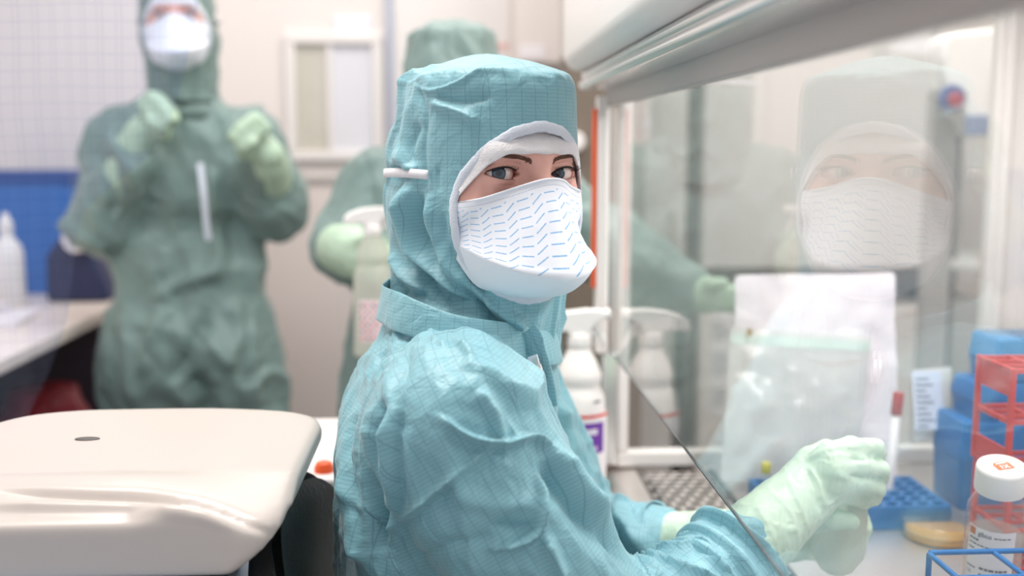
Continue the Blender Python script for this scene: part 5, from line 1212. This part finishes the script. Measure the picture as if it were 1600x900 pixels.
def tube_in_rack(base, top, r, capmt, label, capL=.028, body='clear'):
    base,top=np.array(base),np.array(top); ax=(top-base)/np.linalg.norm(top-base); L=np.linalg.norm(top-base)
    o=empty('sample_tube',label,'tube',base)
    part('tube',MB().lathe([(.001,0),(r*.6,.001),(r*.9,.006),(r,.012),(r,L-capL)],base,20,axis=ax),MT[body],o,angle=None)
    part('cap',MB().lathe([(r*1.12,L-capL),(r*1.22,L-capL+.001),(r*1.22,L-.002),(r*1.05,L),(.001,L)],base,24,axis=ax),capmt,o,angle=50)
    return o
i_,j_=9,3; cxy=(x0+(8.5)*cw_,y0+(3.5)*ch_)
MT['tubewhite']=mat('white_tube_plastic',(226,224,228),.3)
tp=at(1404,613,cxy[1]+.006); tube_in_rack((cxy[0]-.001,cxy[1],ZW+.005),tp,.0058,mat('dark_red_cap',(176,46,42),.4),'white tube with a dark red cap standing in the blue rack',.030,'tubewhite')
cxy=(x0+.5*cw_,y0+4.5*ch_); tube_in_rack((cxy[0],cxy[1],ZW+.005),(cxy[0]+.001,cxy[1],ZW+.062),.0052,MT['yellow'],'short tube with a yellow cap at the left end of the blue rack',.014)
# ---- blue boxes
def lidded_box(x0,x1,y0,y1,z0,z1,label,lidmt,lf=.35,hinge=True):
    o=empty('pipette_tip_box',label,'box',((x0+x1)/2,(y0+y1)/2,z0)); cx,cy,hx,hy=(x0+x1)/2,(y0+y1)/2,(x1-x0)/2,(y1-y0)/2; zm=z1-(z1-z0)*lf
    mb=MB(); R=[rr(cx,cy,hx*s,hy*s,.008,z) for z,s in ((z0+.0005,.93),(z0+.003,.945),(zm-.004,.985),(zm-.003,1.0),(zm,1.0))]; mb.grid(np.array(R),wrap_v=True,flip=True); n=len(R[0]); mb.f.append(tuple(range(n-1,-1,-1))); mb.mi.append(0); mb.f.append(tuple(4*n+j for j in range(n))); mb.mi.append(0); part('base',mb,MT['blue'],o,angle=40)
    mb=MB(); R=[rr(cx,cy,hx*s,hy*s,.008,z) for z,s in ((zm+.0006,1.0),(zm+.004,1.0),(z1-.004,.95),(z1-.001,.935),(z1,.91))]; mb.grid(np.array(R),wrap_v=True,flip=True); mb.f.append(tuple(4*n+j for j in range(n))); mb.mi.append(0); mb.f.append(tuple(range(n-1,-1,-1))); mb.mi.append(0); part('lid',mb,lidmt,o,angle=40)
    mb=MB().box((cx-.012,y0-.003,zm-.010),(cx+.012,y0+.0005,zm+.008)); part('clasp',mb,MT['blue'],o,angle=30,bevel=.001); return o
yb0=1.335; X=lambda px: at(px,700,yb0)[0]; Z=lambda py: at(1500,py,yb0)[2]
bz1=Z(662)
lidded_box(X(1459)*1.06,X(1459)*1.06+.125,yb0,yb0+.09,ZW,bz1,'lowest blue tip box of the stack, standing on the worktop',MT['blue'],.42)
bz2=Z(603); lidded_box(X(1480)*1.06,X(1480)*1.06+.115,yb0+.005,yb0+.085,bz1+.001,bz2,'middle blue tip box of the stack',MT['blue'],.45)
bz3=Z(533); lidded_box(X(1506)*1.06,X(1506)*1.06+.10,yb0+.006,yb0+.088,bz2+.001,bz3,'topmost blue tip box of the stack, with a lighter clear lid',MT['bluelid'],.55)
# ---- red rack: tiers of square cells on corner posts
def red_rack(x0,x1,y0,y1,z0,z1,label,nx=5,ny=3,tiers=3,rot=0):
    o=empty('test_tube_rack',label,'test tube rack',((x0+x1)/2,(y0+y1)/2,z0),'red test tube racks'); b=.0032
    for k in range(tiers):
        z=z0+(z1-z0-.007)*k/(tiers-1)+.0006; mb=MB()
        for i in range(nx+1):
            x=x0+(x1-x0)*i/nx; mb.box((x-b/2,y0-b/2,z),(x+b/2,y1+b/2,z+.006))
        for j in range(ny+1):
            y=y0+(y1-y0)*j/ny; mb.box((x0-b/2,y-b/2,z+.0003),(x1+b/2,y+b/2,z+.0057))
        part('tier',mb,MT['red'],o,angle=30,bevel=.0006,bseg=2)
    for x in (x0,x1):
        for y in (y0,y1):
            mb=MB().box((x-.003,y-.003,z0+.0006),(x+.003,y+.003,z1)); part('post',mb,MT['red'],o,angle=30,bevel=.0008)
    for x in (x0,x1):
        mb=MB().box((x-.0012,y0,z1-.032),(x+.0012,y1,z1-.004)); mb.box((x-.0012,y0,z0+.008),(x+.0012,y1,z0+.03)); part('end_plate',mb,MT['red'],o,angle=30)
    return o
yr0=1.105; xr0=at(1530,650,yr0+.075)[0]; zr2=at(1530,571,yr0+.02)[2]; zmid=ZW+(zr2-ZW)*.5
red_rack(xr0,xr0+.17,yr0,yr0+.075,ZW,zmid-.0005,'lower red plastic test tube rack, standing behind the white-capped bottle')
red_rack(xr0-.002,xr0+.168,yr0+.003,yr0+.078,zmid,zr2,'upper red plastic test tube rack, stacked on the lower one')
# ---- bottle with white cap, leaning
tilt=Vector((-.08,-.24,1)).normalized(); ax=np.array(tilt); bb0=at(1566,727,1.0)-ax*.160
mbt=empty('media_bottle','clear bottle with white screw cap and orange-marked label at the right edge','bottle',bb0)
base=bb0+np.array((0,0,max(0,ZW+.0075-bb0[2])))
pf=[(.001,0),(.024,0),(.0275,.003),(.0285,.010),(.0285,.105),(.0275,.113),(.022,.124),(.0175,.128),(.017,.140)]
part('bottle',MB().lathe(pf,base,48,axis=ax),MT['clear'],mbt,angle=None)
part('liquid',MB().lathe([(.001,.002),(.0255,.003),(.0272,.010),(.0272,.080),(.001,.0805)],base,40,axis=ax),MT['liquid'],mbt,angle=40)
capo=[(.0215,.106)]
mb=MB(); n=72
cp=part('cap',MB().lathe([(.0225,.1325),(.0238,.1332),(.0240,.136),(.0240,.156),(.0232,.1588),(.0215,.160),(.001,.160)],base,72,axis=ax),MT['white'],mbt,angle=50)
t1=np.array((1.0,.12,0)); t1=t1-ax*(t1@ax); t1/=np.linalg.norm(t1); t2=np.cross(ax,t1); cc_=base+ax*.1602
def onc(u,v,h=0): return cc_+t1*u+t2*v+ax*h
lg=[(-.0085,-.007),(.0085,-.007),(.0085,.0035),(.006,.0065),(0,.0078),(-.006,.0065),(-.0085,.0035)]
lgp=part('cap_logo',MB().prism([onc(u,v-.001) for u,v in lg],ax*.0003),MT['orangeink'],cp,angle=30,label='orange printed badge')
M4=np.eye(4); M4[:3,0]=t1; M4[:3,1]=t2; M4[:3,2]=ax; M4[:3,3]=onc(-.0052,-.0065,.0005); text_mesh('1X',.0085,M4,MT['whiteink'],'lettering',lgp,weight=.0003)
mb=MB(); mb.prism([onc(-.006+.0,.0022,.0003),onc(.006,.0022,.0003),onc(.0045,.0042,.0003),onc(0,.0050,.0003),onc(-.0045,.0042,.0003)],ax*.0002); part('logo_arc',mb,MT['whiteink'],lgp,angle=30)
# label wraps the side that faces the room
u0=np.array((-bb0[0]-.05,-bb0[1],0)); u0=u0-ax*(u0@ax); u0/=np.linalg.norm(u0); u1=np.cross(ax,u0)
def onb(s,z,h=0):                       # s: arc length to the right as seen from the room
    a=s/.0287; z=.024+(z-.012)*1.15; return base+ax*z+(u0*math.cos(a)+u1*math.sin(a))*(.0287+h)
mb=MB(); mb.grid(np.array([[onb(s,z) for z in np.linspace(.012,.078,4)] for s in np.linspace(-.026,.022,24)])); lbl=part('label',mb,MT['label'],mbt,angle=None)
def lbox(s0,s1,z0,z1,mt,nm,h=.0003):
    mb=MB(); mb.grid(np.array([[onb(s,z,h) for z in (z0,z1)] for s in np.linspace(s0,s1,8)])); return part(nm,mb,mt,lbl,angle=None)
lbox(-.0245,-.0175,.0695,.0765,MT['orangeink'],'orange_mark'); lbox(-.026,.022,.012,.0132,MT['orangeink'],'orange_rule')
def ltext(t,s,z,sz,wg=0): text_mesh(t,sz,None,MT['ink'],'lettering',lbl,lambda p: onb(s+p[0],z+p[1],.0004),weight=wg)
ltext('gibco',-.0145,.0705,.0062,.0001)
def lrow(s0,z,h,ws):                     # a row of print too small to read
    mb=MB(); s=s0
    for w_ in ws: mb.grid(np.array([[onb(q,y,.0004) for y in (z,z+h)] for q in (s,s+w_*.42,s+w_*.8)])); s+=w_
    part('small_print',mb,MT['ink'],lbl,angle=None)
lrow(.001,.0712,.0012,(.004,.003,.005,.004)); lrow(-.0235,.0650,.0019,(.004,.003,.004)); lrow(-.0235,.0606,.0011,(.005,.004,.003,.005,.004,.005)); lrow(-.0235,.0555,.0013,(.003,.004))
lrow(-.010,.0375,.0022,(.005,.004,.006,.003,.005,.004)); lrow(-.010,.0315,.0016,(.004,.006,.003,.005)); lrow(-.0235,.0365,.0013,(.003,.004,.003)); lrow(.002,.0170,.0026,(.003,.003,.003,.003,.002)); ltext('CE',-.0235,.0300,.0042)
# ---- petri dish
pc=np.array((at(1466,845,1.245)[0],1.245,ZW)); pd=empty('petri_dish','round clear dish with amber agar in front of the blue boxes','petri dish',pc); R_=.042
part('base',MB().lathe([(.001,.0008),(R_,.0008),(R_,.018),(R_-.0014,.018),(R_-.0014,.002),(.001,.002)],pc,64),MT['clear'],pd,angle=40)
part('agar',MB().lathe([(.001,.0022),(R_-.002,.0022),(R_-.002,.0105),(.001,.0105)],pc,64),MT['agar'],pd,angle=40)
part('lid',MB().lathe([(R_+.0022,.009),(R_+.0022,.0225),(R_+.0012,.0235),(.001,.0235),(.001,.0222),(R_+.0008,.0222),(R_+.0008,.009)],pc,64),MT['clear'],pd,angle=40)
# ---- blue wire rack near the front
zw2=at(1455,868,.946)[2]; xw0=at(1455,868,.946)[0]; 
wr=empty('wire_rack','bright blue wire rack at the lower right corner, nearest the camera','wire rack',(xw0+.10,.86,ZW)); r_=.0026
xsR=[xw0+.0625*i for i in range(4)]; ysR=[.950-.0600*i for i in range(4)]
for z in (zw2,ZW+.055,ZW+.004):
    mb=MB()
    for x in xsR: mb.tube([(x,ysR[0],z),(x,ysR[-1],z)],r_,10)
    for y in ysR: mb.tube([(xsR[0],y,z+.0012),(xsR[-1],y,z+.0012)],r_,10)
    part('wire_grid',mb,MT['blue'],wr)
for x in (xsR[0],xsR[-1]):
    for y in (ysR[0],ysR[-1]): part('post',MB().tube([(x,y,ZW+.0012),(x,y,zw2)],r_*1.05,10),MT['blue'],wr)
# ---- frosted bottle in the hands
fc=at(1311,800,1.054); zb0=at(1311,893,1.054)[2]; zt0=at(1311,716,1.054)[2]; hbt=zt0-zb0
fb_=empty('frosted_bottle','small frosted plastic bottle held between both gloved hands','bottle',(fc[0],1.054,zb0))
part('bottle',MB().lathe([(.001,0),(.012,.0),(.0165,.003),(.0265,.018),(.0282,.024),(.0284,hbt-.03),(.026,hbt-.022),(.016,hbt-.014),(.014,hbt-.012)],(fc[0],1.054,zb0),48),MT['frost'],fb_,angle=None)
part('cap',MB().lathe([(.017,hbt-.012),(.0175,hbt-.011),(.0175,hbt+.006),(.016,hbt+.008),(.001,hbt+.008)],(fc[0],1.054,zb0),32),MT['white'],fb_,angle=50)
# bottle with lavender cap on the wall-side shelf: seen faintly in the glass
